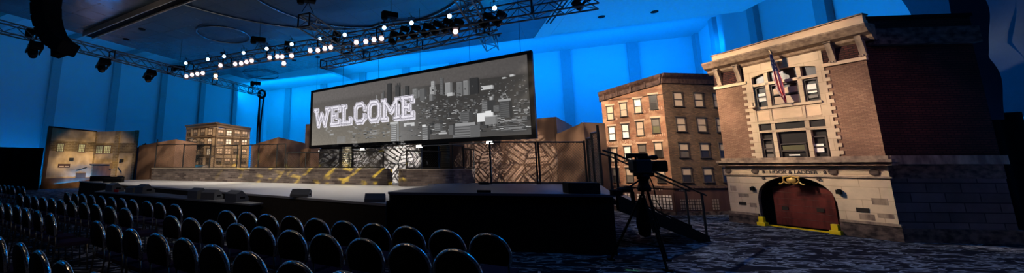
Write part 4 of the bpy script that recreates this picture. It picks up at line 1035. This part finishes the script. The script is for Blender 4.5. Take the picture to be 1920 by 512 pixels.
# ------------------------------------------------------------------ curved loudspeaker array
la = empty('line_array_speaker', (-11.42,12,5.3), 0, 'curved black line array of loudspeakers hanging at the upper left', 'speaker')
cx, cz = -10.35, 7.25
P = []
z = 9.0
pts = [(-12.1,8.9),(-12.13,8.45),(-12.15,8.0),(-12.15,7.55),(-12.12,7.1),(-12.04,6.68),(-11.9,6.3),(-11.7,5.97),(-11.44,5.72),(-11.14,5.58)]
for i, ((x0, z0), (x1, z1)) in enumerate(zip(pts, pts[1:])):
    a = Vector((x0, z0)); b = Vector((x1, z1)); d = (b-a); L_ = d.length; d.normalize(); nn = Vector((-d.y, d.x))  # toward the inside of the curve
    m = MB(); hw = .225
    A = [a-nn*hw, a+nn*hw, b+nn*(hw*.92)-d*.012, b-nn*hw-d*.012]
    m.prism([(p.x+11.7, p.y-5.3) for p in A], -.36, .36)
    o = m.build('cabinet', DRAPE, la, bevel=.015)
    g_ = MB().prism([(p.x+11.7, p.y-5.3) for p in (a-nn*(hw+.012)+d*.03, a-nn*hw+d*.03, b-nn*hw-d*.04, b-nn*(hw+.012)-d*.04)], -.33, .33).build('grille', DRAPE, o)
MB().prism([(.12,-.02),(.4,.08),(.42,.3),(.2,.45),(.08,.25)],-.15,.15).build('bottom_bracket', DRAPE, la)
MB().tube((-.4,0,3.6),(-.4,0,3.69),.03,6).box(-.7,-.15,-.4,.4,3.55,3.62).build('rigging_bar', BLACK, la)
r = empty('track_projector', (-18.6,16.0,8.6), .3, 'small ceiling projector at the top left corner', 'projector')
MB().lathe([(.14,-.3),(.22,-.2),(.22,.25),(.15,.35)],14,Matrix.Rotation(1.2,4,'Y')).build('body', DARKMETAL, r, smooth=True); MB().tube((0,0,.1),(0,0,.4),.03,6).build('stem', DARKMETAL, r)

# ------------------------------------------------------------------ stairs with handrails
top0, top1 = Vector((4.62,7.95)), Vector((5.4,9.55)); foot0, foot1 = Vector((7.2,8.92)), Vector((8.0,10.45))
stq = empty('stage_stairs', (4.62,7.95,0), 0, 'dark steps with two handrails leading off the right of the platform', 'stairs')
O = Vector((4.62,7.95,0)); NS = 6
TREAD = plain('tread_black', (.1,.08,.07), .6)
for k in range(NS):
    t0, t1 = k/NS, (k+1)/NS; z = 1.15*(1-(k+1)/NS)*1.0 + .02
    if z < .05: continue
    a, b = top0.lerp(foot0, t0), top0.lerp(foot0, t1+.02); c, d = top1.lerp(foot1, t1+.02), top1.lerp(foot1, t0)
    m = MB().slab([(p.x-O.x, p.y-O.y) for p in (a, b, c, d)], z-.05, z); m.build('tread', TREAD, stq)
for a, b, nm in ((top0, foot0, 'near'), (top1, foot1, 'far')):
    f, L_ = frame2(a, b)
    MB().prism([(0,1.12),(0,.8),(L_*.9,-.0),(L_,0),(L_,.12)], -.03, .03).build('stringer', BLACK, stq, (a.x-O.x, a.y-O.y, f[2]))
    rr = MB().tube((-.28,0,2.03),(.06,0,1.96),.022,8).tube((.06,0,1.96),(L_+.1,0,1.03),.022,8)
    rr.build('handrail', STEEL, stq, (a.x-O.x, a.y-O.y, f[2]))
    for u, zt in ((.06,1.96),(L_-.05,1.08)):
        MB().tube((u,0,max(0,1.05*(1-u/L_))),(u,0,zt),.026,8).build('rail_post', STEEL, stq, (a.x-O.x, a.y-O.y, f[2]))

# ------------------------------------------------------------------ television camera on tripod
tc_ = empty('tripod', (4.42,6.85,0), 0, 'tall black broadcast tripod standing on the carpet beside the platform', 'tripod')
apx = Vector((0.05,-.02,1.3))
feet = [Vector((.05,-.4,0)), Vector((.55,.3,0)), Vector((-.45,.35,0))]
for f_ in feet:
    d = (f_-apx); s_ = Vector((-d.y, d.x, 0)).normalized()*.045
    m = MB()
    for q_ in (-1, 1): m.tube(apx+s_*q_, apx+d*.55+s_*q_, .018, 6)
    m.tube(apx+d*.42, f_, .022, 6).box(f_.x-.05,f_.x+.05,f_.y-.05,f_.y+.05,0,.03)
    m.build('leg', BLACK, tc_)
m = MB(); c = Vector((.05,.05,.33))
for f_ in feet: m.tube(c, apx+(f_-apx)*.72, .014, 6)
m.build('spreader', BLACK, tc_)
MB().lathe([(.1,0),(.11,.05),(.09,.1),(.07,.2),(.1,.22),(.1,.3)], 16, Matrix.Translation((apx.x,apx.y,1.26))).build('fluid_head', BLACK, tc_, smooth=True)
MB().tube((0.0,-.05,1.48),(-.42,-.2,1.28),.014,6).tube((-.42,-.2,1.28),(-.62,-.25,1.24),.028,8).build('pan_handle', BLACK, tc_)
MB().box(-.68,-.5,-.3,-.2,1.2,1.3).box(-.55,-.3,-.27,-.19,1.26,1.33).box(-.32,-.27,-.25,-.2,1.05,1.27).box(-.42,-.3,-.26,-.18,1.28,1.36).build('zoom_control', BLACK, tc_, bevel=.012)
MB().lathe([(.001,.45),(.09,.5),(.12,.7),(.08,1.0),(.03,1.15)],12,Matrix.Translation((.03,.05,0))).build('cable_bag', DRAPE, tc_, smooth=True)
MB().path([(.14,-.02,1.6),(.2,-.05,1.35),(.22,-.06,1.1),(.3,-.06,.95),(.27,-.03,.88),(.2,0,1.0)],.01,5).build('loose_cable', BLACK, tc_)
tv = empty('television_camera', (4.47,6.83,1.56), 0, 'black broadcast camera with viewfinder mounted on the tripod', 'camera')
CAMB = plain('camera_body_grey', (.012,.013,.017), .6)
MB().box(-.17,.12,-.1,.1,.02,.26).box(-.2,-.15,-.08,.08,.06,.24).build('body', CAMB, tv, bevel=.015)
MB().box(-.12,.16,-.07,.07,-.04,.03).build('mount_plate', BLACK, tv)
MB().box(.1,.2,-.07,.07,.08,.22).prism([(.18,.06),(.38,.04),(.39,.08),(.39,.22),(.37,.25),(.18,.23)],-.12,.12).build('lens_hood', BLACK, tv, bevel=.02)
MB().tube((-.05,0,.28),(.2,0,.3),.035,10).tube((.2,0,.3),(.27,0,.3),.045,10).build('top_handle', BLACK, tv)
MB().box(-.24,.08,-.08,.05,.3,.37).box(-.26,-.2,-.06,.04,.28,.36).tube((-.1,0,.24),(-.1,0,.32),.02,6).build('viewfinder', BLACK, tv, bevel=.01)
MB().tube((.265,-.02,.3),(.275,-.02,.3),.03,10).build('tally_light', plain('tally_red', (.12,.01,.01), .5), tv)
gx = MB()
for a in (.4, 1.9): gx.box(-.1,.1,-.012,.012,0,.004); 
gx = MB().add([(-.1,-.02,.003),(.1,.02,.003),(.097,.035,.003),(-.103,-.005,.003)],[(0,1,2,3)]).add([(-.08,.05,.004),(.08,-.06,.004),(.09,-.045,.004),(-.07,.065,.004)],[(0,1,2,3)])
tag(gx.build('tape_cross', emis('glow_tape', (.1,.5,.25), .35), None, (3.92,6.5,0)), 'green glow tape cross on the carpet by the tripod', 'tape mark')
for i, (x, y, a, l) in enumerate(((2.33,6.35,1.2,.1),(8.9,11.0,2.0,.25),(8.1,9.9,2.2,.22),(7.9,8.6,.1,.18),(9.6,11.6,-.2,.2))):
    tag(MB().box(-l,l,-.02,.02,.001,.004).build('tape_strip', plain('tape_white', (.6,.5,.45), .7), None, (x,y,a)), 'short strip of pale tape on the carpet, %s' % ('far left by the platform front','right of the steps, by the tenement','just beyond the foot of the steps','nearest the foot of the steps','farthest, in front of the tenement')[i], 'tape mark', 'strips of tape on the carpet')

# ------------------------------------------------------------------ banquet chairs
def chair_meshes():
    out = []
    for i in range(25):
        t = PI*(-.16+1.32*i/24); out.append((.225*math.cos(t), .73+.205*math.sin(t)*(1 if math.sin(t) > 0 else 1.2)))
    rec = lambda x, z: (x, -.2-.18*(z-.45)+0.0, z)
    seat = MB(); S_ = [(.2,.23),(-.2,.23),(-.22,.1),(-.2,-.2),(.2,-.2),(.22,.1)]
    seat.slab([(x*.97, y*.97) for x, y in S_], .43, .455).slab(S_, .455, .49)
    back = MB(); c = rec(0,.73); n = len(out)
    F = [rec(x*.93, z) for x, z in out]; m1 = len(F)
    fr = [Vector(p)+Vector((0,.03,0)) for p in F]; bk = [Vector(p)-Vector((0,.03,0)) for p in F]
    cf, cbk = Vector(c)+Vector((0,.045,-.02)), Vector(c)-Vector((0,.045,.02))
    vs = fr+bk+[cf, cbk]; fs = []
    for i in range(m1):
        j = (i+1) % m1
        fs += [(i, j, 2*m1), (j+m1, i+m1, 2*m1+1), (i, i+m1, j+m1, j)]
    back.add(vs, fs)
    rim = MB().path([rec(x, z) for x, z in out], .023, 8)
    lower = rec(*out[0]), rec(*out[-1])
    legs = []
    for s in (-1, 1):
        legs.append(MB().path([rec(s*.198, .645), (s*.2,-.215,.45), (s*.21,-.25,.0)], .0125, 6))
        legs.append(MB().path([(s*.19,.19,.44), (s*.2,.23,0)], .0125, 6))
    fr_ = MB().path([(-.19,.19,.43),(.19,.19,.43),(.2,-.2,.43),(-.2,-.2,.43)], .011, 6, True).tube((-.2,-.22,.2),(-.2,.21,.2),.009,5).tube((.2,-.22,.2),(.2,.21,.2),.009,5)
    LEGM = plain('chair_leg_metal', (.12,.11,.1), .3, .9)
    return [('seat', seat.mesh('seat', SEAT)), ('backrest', back.mesh('backrest', CHAIRBLACK, True)), ('back_trim', rim.mesh('back_trim', CHROME, True)),
            ('frame', fr_.mesh('frame', LEGM))] + [('leg', l.mesh('leg', LEGM, True)) for l in legs]
CM = chair_meshes()
def chair(x, y, rz, label, group):
    r = empty('banquet_chair', (x, y, 0), rz, label, 'chair', group)
    for nm, me in CM:
        o = bpy.data.objects.new(nm, me); COL.objects.link(o); o.parent = r
rows = [('R1',(-2.76,6.86),(.439,-.247),10,'right block, front row'), ('R2',(-3.32,6.18),(.449,-.265),10,'right block, second row'),
        ('R3',(-3.97,5.58),(.4735,-.3133),10,'right block, third row'), ('R4',(-4.59,4.76),(.523,-.343),7,'right block, fourth row'),
        ('L1',(-9.45,11.42),(.519,-.348),11,'middle block, front row'), ('L2',(-10.16,10.75),(.539,-.352),11,'middle block, second row'), ('L3',(-10.07,9.67),(.586,-.405),9,'middle block, third row'),
        ('L4',(-9.6,8.2),(.56,-.38),6,'middle block, fourth row'),
        ('K1',(-17.14,16.55),(.498,-.311),8,'far left block, front row'), ('K2',(-17.6,15.6),(.498,-.311),10,'far left block, second row'), ('K3',(-17.2,14.4),(.5,-.32),9,'far left block, third row')]
rr_ = random.Random(5)
for key, s_, d_, n_, t in rows:
    rz = math.atan2(d_[1], d_[0])
    for i in range(n_):
        chair(s_[0]+d_[0]*i+rr_.uniform(-.015,.015), s_[1]+d_[1]*i+rr_.uniform(-.015,.015), rz+rr_.uniform(-.03,.03),
              'black round-backed banquet chair, %s, %s from its left end' % (t, ORD[i]), 'banquet chairs, ' + t)

# ------------------------------------------------------------------ light
w = bpy.data.worlds.new('hall_ambient'); sc.world = w; w.use_nodes = True
w.node_tree.nodes['Background'].inputs[0].default_value = (.1, .3, 1, 1); w.node_tree.nodes['Background'].inputs[1].default_value = .004
def area(loc, target, sx, sy, power, col, name, roll=None, spread=PI):
    l = bpy.data.lights.new(name, 'AREA'); l.shape = 'RECTANGLE'; l.size = sx; l.size_y = sy; l.energy = power; l.color = col; l.spread = spread
    o = bpy.data.objects.new(name, l); COL.objects.link(o); o.location = loc
    d = Vector(target)-Vector(loc); o.rotation_euler = d.to_track_quat('-Z', 'Y' if abs(d.normalized().z) < .99 else 'Z').to_euler()
    return o
def spot(loc, target, power, angle, col, name, blend=.4, radius=.06, gobo=None):
    l = bpy.data.lights.new(name, 'SPOT'); l.energy = power; l.spot_size = math.radians(angle); l.spot_blend = blend; l.shadow_soft_size = radius; l.color = col
    o = bpy.data.objects.new(name, l); COL.objects.link(o); o.location = loc
    d = Vector(target)-Vector(loc); o.rotation_euler = d.to_track_quat('-Z', 'Y').to_euler()
    if gobo: gobo(l)
    return o
def gobo_base(l, scale):
    l.use_nodes = True; N = l.node_tree.nodes; L = l.node_tree.links; em = N['Emission']
    tc = N.new('ShaderNodeTexCoord'); sp = N.new('ShaderNodeSeparateXYZ'); L.new(tc.outputs['Normal'], sp.inputs[0])
    dx = N.new('ShaderNodeMath'); dx.operation = 'DIVIDE'; L.new(sp.outputs['X'], dx.inputs[0]); L.new(sp.outputs['Z'], dx.inputs[1])
    dy = N.new('ShaderNodeMath'); dy.operation = 'DIVIDE'; L.new(sp.outputs['Y'], dy.inputs[0]); L.new(sp.outputs['Z'], dy.inputs[1])
    cb = N.new('ShaderNodeCombineXYZ'); L.new(dx.outputs[0], cb.inputs[0]); L.new(dy.outputs[0], cb.inputs[1])
    mp = N.new('ShaderNodeMapping'); mp.inputs['Scale'].default_value = (scale, scale, scale); L.new(cb.outputs[0], mp.inputs[0])
    return N, L, em, mp.outputs[0]
def gobo_branches(scale, edge=.42):
    """shards of bright strips, each turned its own way, inside a ragged round patch"""
    def f(l):
        N, L, em, vec = gobo_base(l, scale)
        v = N.new('ShaderNodeTexVoronoi'); v.voronoi_dimensions = '2D'; v.inputs['Scale'].default_value = .8; L.new(vec, v.inputs['Vector'])
        sp = N.new('ShaderNodeSeparateColor'); L.new(v.outputs['Color'], sp.inputs[0])
        an = N.new('ShaderNodeMath'); an.operation = 'MULTIPLY'; an.inputs[1].default_value = 6.28; L.new(sp.outputs[0], an.inputs[0])
        ro = N.new('ShaderNodeVectorRotate'); ro.rotation_type = 'Z_AXIS'; L.new(vec, ro.inputs['Vector']); L.new(an.outputs[0], ro.inputs['Angle'])
        br = N.new('ShaderNodeTexBrick'); br.inputs['Scale'].default_value = 1; br.inputs['Brick Width'].default_value = 1.5; br.inputs['Row Height'].default_value = .36; br.inputs['Mortar Size'].default_value = .055
        br.inputs['Color1'].default_value = (1,1,1,1); br.inputs['Color2'].default_value = (.45,.45,.45,1); br.inputs['Mortar'].default_value = (.05,.05,.05,1)
        L.new(ro.outputs[0], br.inputs['Vector'])
        de = N.new('ShaderNodeTexVoronoi'); de.voronoi_dimensions = '2D'; de.feature = 'DISTANCE_TO_EDGE'; de.inputs['Scale'].default_value = .8; L.new(vec, de.inputs['Vector'])
        r1 = N.new('ShaderNodeMapRange'); r1.inputs[1].default_value = .02; r1.inputs[2].default_value = .06; L.new(de.outputs['Distance'], r1.inputs[0])
        ln = N.new('ShaderNodeVectorMath'); ln.operation = 'LENGTH'; L.new(vec, ln.inputs[0])
        no = N.new('ShaderNodeTexNoise'); no.inputs['Scale'].default_value = .9; no.inputs['Detail'].default_value = 3; L.new(vec, no.inputs['Vector'])
        ad = N.new('ShaderNodeMath'); ad.operation = 'MULTIPLY_ADD'; ad.inputs[1].default_value = 5.5; L.new(no.outputs['Fac'], ad.inputs[0]); L.new(ln.outputs['Value'], ad.inputs[2])
        r2 = N.new('ShaderNodeMapRange'); r2.inputs[1].default_value = 5.4; r2.inputs[2].default_value = 4.3; L.new(ad.outputs[0], r2.inputs[0])
        m = N.new('ShaderNodeMath'); m.operation = 'MULTIPLY'; L.new(br.outputs['Color'], m.inputs[0]); L.new(r1.outputs[0], m.inputs[1])
        m2 = N.new('ShaderNodeMath'); m2.operation = 'MULTIPLY'; L.new(m.outputs[0], m2.inputs[0]); L.new(r2.outputs[0], m2.inputs[1])
        L.new(m2.outputs[0], em.inputs['Strength'])
    return f
def gobo_dapple(scale, a=.4, b=.62, lo=.25):
    def f(l):
        N, L, em, vec = gobo_base(l, scale)
        n_ = N.new('ShaderNodeTexNoise'); n_.inputs['Scale'].default_value = 1; n_.inputs['Detail'].default_value = 2; L.new(vec, n_.inputs['Vector'])
        r = N.new('ShaderNodeMapRange'); r.inputs[1].default_value = a; r.inputs[2].default_value = b; r.inputs[3].default_value = lo; L.new(n_.outputs['Fac'], r.inputs[0])
        L.new(r.outputs[0], em.inputs['Strength'])
    return f
def gobo_slashes(scale, rot):
    def f(l):
        N, L, em, vec = gobo_base(l, scale)
        out = []
        for a in rot:
            mp = N.new('ShaderNodeMapping'); mp.inputs['Rotation'].default_value = (0,0,a); L.new(vec, mp.inputs[0])
            wv = N.new('ShaderNodeTexWave'); wv.inputs['Scale'].default_value = .25; L.new(mp.outputs[0], wv.inputs['Vector'])
            r = N.new('ShaderNodeMapRange'); r.inputs[1].default_value = .9; r.inputs[2].default_value = .97; L.new(wv.outputs['Fac'], r.inputs[0]); out.append(r)
        m = N.new('ShaderNodeMath'); m.operation = 'MAXIMUM'; L.new(out[0].outputs[0], m.inputs[0]); L.new(out[1].outputs[0], m.inputs[1])
        n_ = N.new('ShaderNodeTexNoise'); n_.inputs['Scale'].default_value = 1.1; L.new(vec, n_.inputs['Vector'])
        r3 = N.new('ShaderNodeMapRange'); r3.inputs[1].default_value = .48; r3.inputs[2].default_value = .56; L.new(n_.outputs['Fac'], r3.inputs[0])
        m2 = N.new('ShaderNodeMath'); m2.operation = 'MULTIPLY'; L.new(m.outputs[0], m2.inputs[0]); L.new(r3.outputs[0], m2.inputs[1])
        L.new(m2.outputs[0], em.inputs['Strength'])
    return f
WARMW = (1, .84, .66); BLUE = (.0, .3, 1); BLUE2 = (.0, .21, 1); BLUE3 = (.0, .39, 1)
# blue wash on the three walls: rows of wash lights on the floor behind the set and above the lower ceiling
def wall_wash(face, L_, a, b, n, off, z, tz, power, name, col=BLUE):
    ca, sa = math.cos(face[2]), math.sin(face[2])
    for i in range(n):
        u = a + (b-a)*(i+.5)/n; sx = (b-a)/n
        p = (face[0]+u*ca+off*sa, face[1]+u*sa-off*ca, z); t = (face[0]+u*ca, face[1]+u*sa, tz)
        area(p, t, sx*.95, .4, power, col, name)
wall_wash(fl, ll, -22, ll, 4, 6.0, 10.4, 11.0, 38, 'left_wall_top_wash', BLUE3)
wall_wash(fl, ll, -22, ll, 4, 1.2, .25, 5.0, 13, 'left_wall_floor_wash', BLUE3)
wall_wash(fb, lb, 0, lb*.5, 2, 5.5, 10.8, 11.0, 650, 'back_wall_top_wash')
wall_wash(fb, lb, lb*.5, lb, 2, 5.5, 10.8, 11.0, 680, 'back_wall_top_wash_right', BLUE2)
wall_wash(fb, lb, 0, lb*.5, 2, 1.4, .25, 5.0, 420, 'back_wall_floor_wash')
wall_wash(fb, lb, lb*.5, lb, 2, 1.4, .25, 5.0, 340, 'back_wall_floor_wash_right', BLUE2)
wall_wash(fr, lr, 0, 22, 2, 2.0, .3, 7.0, 90, 'right_wall_floor_wash', BLUE2)
wall_wash(fr, lr, 26, 38, 1, 1.5, .3, 5.0, 50, 'added_right_wall_wash', BLUE2)  # added out of view so the chair rims reflect blue from the right
area((-2, 27, .3), (-1, 24, 9), 26, .5, 1500, (0, .33, 1), 'ceiling_uplight')
area((13, 21, .3), (11, 12, 9), 9, .5, 1300, (0, .26, 1), 'ceiling_uplight_right')
area((-27, 29.2, .4), (-24, 26, 12), 8, .4, 420, (0, .25, 1), 'ceiling_uplight_left')
# stage wash from the front truss
FOHL, FOHC, FOHR = (-5.0,-2.5,7.6), (0.5,-3.0,7.6), (5.0,-2.0,7.6)      # front of house positions over the audience
spot((-4.4,15.7,6.4), (-5.5,16.2,.95), 1500, 75, (1,.93,.84), 'stage_wash_left', .9)
spot((-1.2,14.2,6.4), (-1.8,12.6,.95), 1500, 75, (1,.93,.84), 'stage_wash_middle', .9)
spot((-8.0,17.4,6.4), (-9.8,18.4,.95), 1700, 80, (1,.9,.8), 'stage_wash_far_left', .9)
for k, (x, y) in enumerate(((-11.6,20.0),(-8.4,18.7),(-5.2,17.3),(-2.0,16.0))):
    spot(FOHL, (x, y, 1.35), 9000, 11, (1,.9,.8), 'brick_wall_wash', .9)
spot(FOHC, (.9,14.7,1.35), 6000, 8, (1,.86,.7), 'brick_wall_wash_right', .9)
spot(FOHC, (-6,12,.7), 500, 40, (1,.85,.65), 'stage_front_spill', .9)
# scenery
spot((4.6,11.8,6.5), (10.9,10.6,3.9), 3200, 46, WARMW, 'firehouse_key', .6, gobo=gobo_dapple(7, .35, .65, .45))
spot((2.2,12.4,6.4), (11.0,10.5,2.6), 620, 40, WARMW, 'firehouse_fill', .8)
spot((5.2,10.6,6.5), (9.3,14.2,3.6), 3400, 50, WARMW, 'tenement_key', .7, gobo=gobo_dapple(8, .35, .65, .5))
spot((6.3,9.0,6.5), (11.0,13.7,2.6), 1000, 34, WARMW, 'tenement_side_fill', .7)
spot((5.4,10.2,6.5), (6.4,15.4,2.6), 1900, 60, WARMW, 'brown_flats_right', .7, gobo=gobo_dapple(11, .42, .6, .25))
spot((-7.2,15.6,6.5), (-7.0,22.8,2.6), 2600, 50, WARMW, 'brown_flats_left', .7, gobo=gobo_dapple(11, .42, .6, .2))
spot((-7.6,16.8,6.5), (-11.2,22.9,2.9), 4300, 40, WARMW, 'corner_block_key', .6, gobo=gobo_dapple(9, .35, .65, .5))
spot((-10.6,17.4,6.5), (-14.6,22.6,2.0), 2300, 45, WARMW, 'brown_flat_far', .8, gobo=gobo_dapple(11, .42, .6, .2))
spot((-13.0,17.5,6.3), (-24.3,30.4,2.1), 20000, 21, (1,.8,.52), 'warehouse_key', 1.0, gobo=gobo_dapple(14, .4, .62, .35))
# patterned projections
spot((.1,15.4,2.3), (.3,18.1,1.85), 2800, 62, (.92,.95,1), 'white_tree_projection', .3, .01, gobo_branches(5.4))
spot((-2.1,16.7,2.3), (-2.3,19.4,1.9), 1100, 62, (.9,.93,1), 'white_tree_projection_2', .3, .01, gobo_branches(5.4))
spot((4.0,15.0,2.3), (4.1,17.8,1.9), 500, 56, (.95,.95,1), 'white_tree_projection_3', .3, .01, gobo_branches(6.5))
spot((5.3,13.3,2.4), (6.1,17.2,1.8), 1100, 46, (1,.97,.92), 'white_tree_projection_4', .3, .01, gobo_branches(6))
spot((-8.5,11.5,7.2), (-12.5,17.2,8.8), 50, 50, (1,.85,.7), 'track_spill', .9)
for k, (x, y, z_) in enumerate(((-6.3,17.9,1.7),(-3.4,16.7,1.4),(-1.2,15.7,1.4))):
    spot(FOHR, (x, y, z_), 60000, 9, (1,.78,.02), 'yellow_slashes', .5, .01, gobo_slashes(38, (.75+.1*k, 2.25-.15*k)))
area((6.5,5.5,8.4), (6.5,5.5,0), 3.5, .4, 110, (0,.25,1), 'added_rim_blue_strip')  # added unseen lamp, puts blue highlights on the chair rims
area((-5,2.0,8.4), (-5,2.0,0), 1.6, .25, 34, (1,.7,.45), 'added_rim_warm_strip')  # added unseen lamp for warm sparkle on the chair rims
area((-12,7.0,8.4), (-12,7.0,0), 3.0, .4, 60, (0,.25,1), 'added_rim_blue_strip_left')  # likewise added out of view, blue glints on the chairs to the left
# weak warm spill over the seats and the carpet
spot((3.0,11.6,6.4), (9.0,8.0,0), 800, 80, (.9,.88,.95), 'carpet_spill', .9)
spot((4.5,-2.5,7.6), (11.7,9.0,3.2), 900, 15, (1,.45,.35), 'firehouse_side_graze', 1.0)
spot((9.0,0,7.6), (13.0,8.9,2.6), 90, 40, (0,.15,1), 'firehouse_side_blue', .8)
spot((2.5,0,7.6), (8.0,6.5,0), 130, 50, (.1,.3,1), 'carpet_blue', .9)

# ------------------------------------------------------------------ camera
cd = bpy.data.cameras.new('main_camera'); cam = bpy.data.objects.new('main_camera', cd); COL.objects.link(cam)
F_PX, CX, CY = 700.0, 740.0, 203.5
cd.sensor_fit = 'HORIZONTAL'; cd.sensor_width = 36; cd.lens = F_PX/1920*36
cd.shift_x = (960-CX)/1920; cd.shift_y = -(256-CY)/1920
cd.clip_start = .05; cd.clip_end = 200
cam.location = (0, 0, 1.7); cam.rotation_euler = (PI/2+math.atan(.155), 0, 0)
sc.camera = cam
sc.view_settings.view_transform = 'Standard'; sc.view_settings.look = 'None'; sc.view_settings.exposure = 0; sc.view_settings.gamma = 1
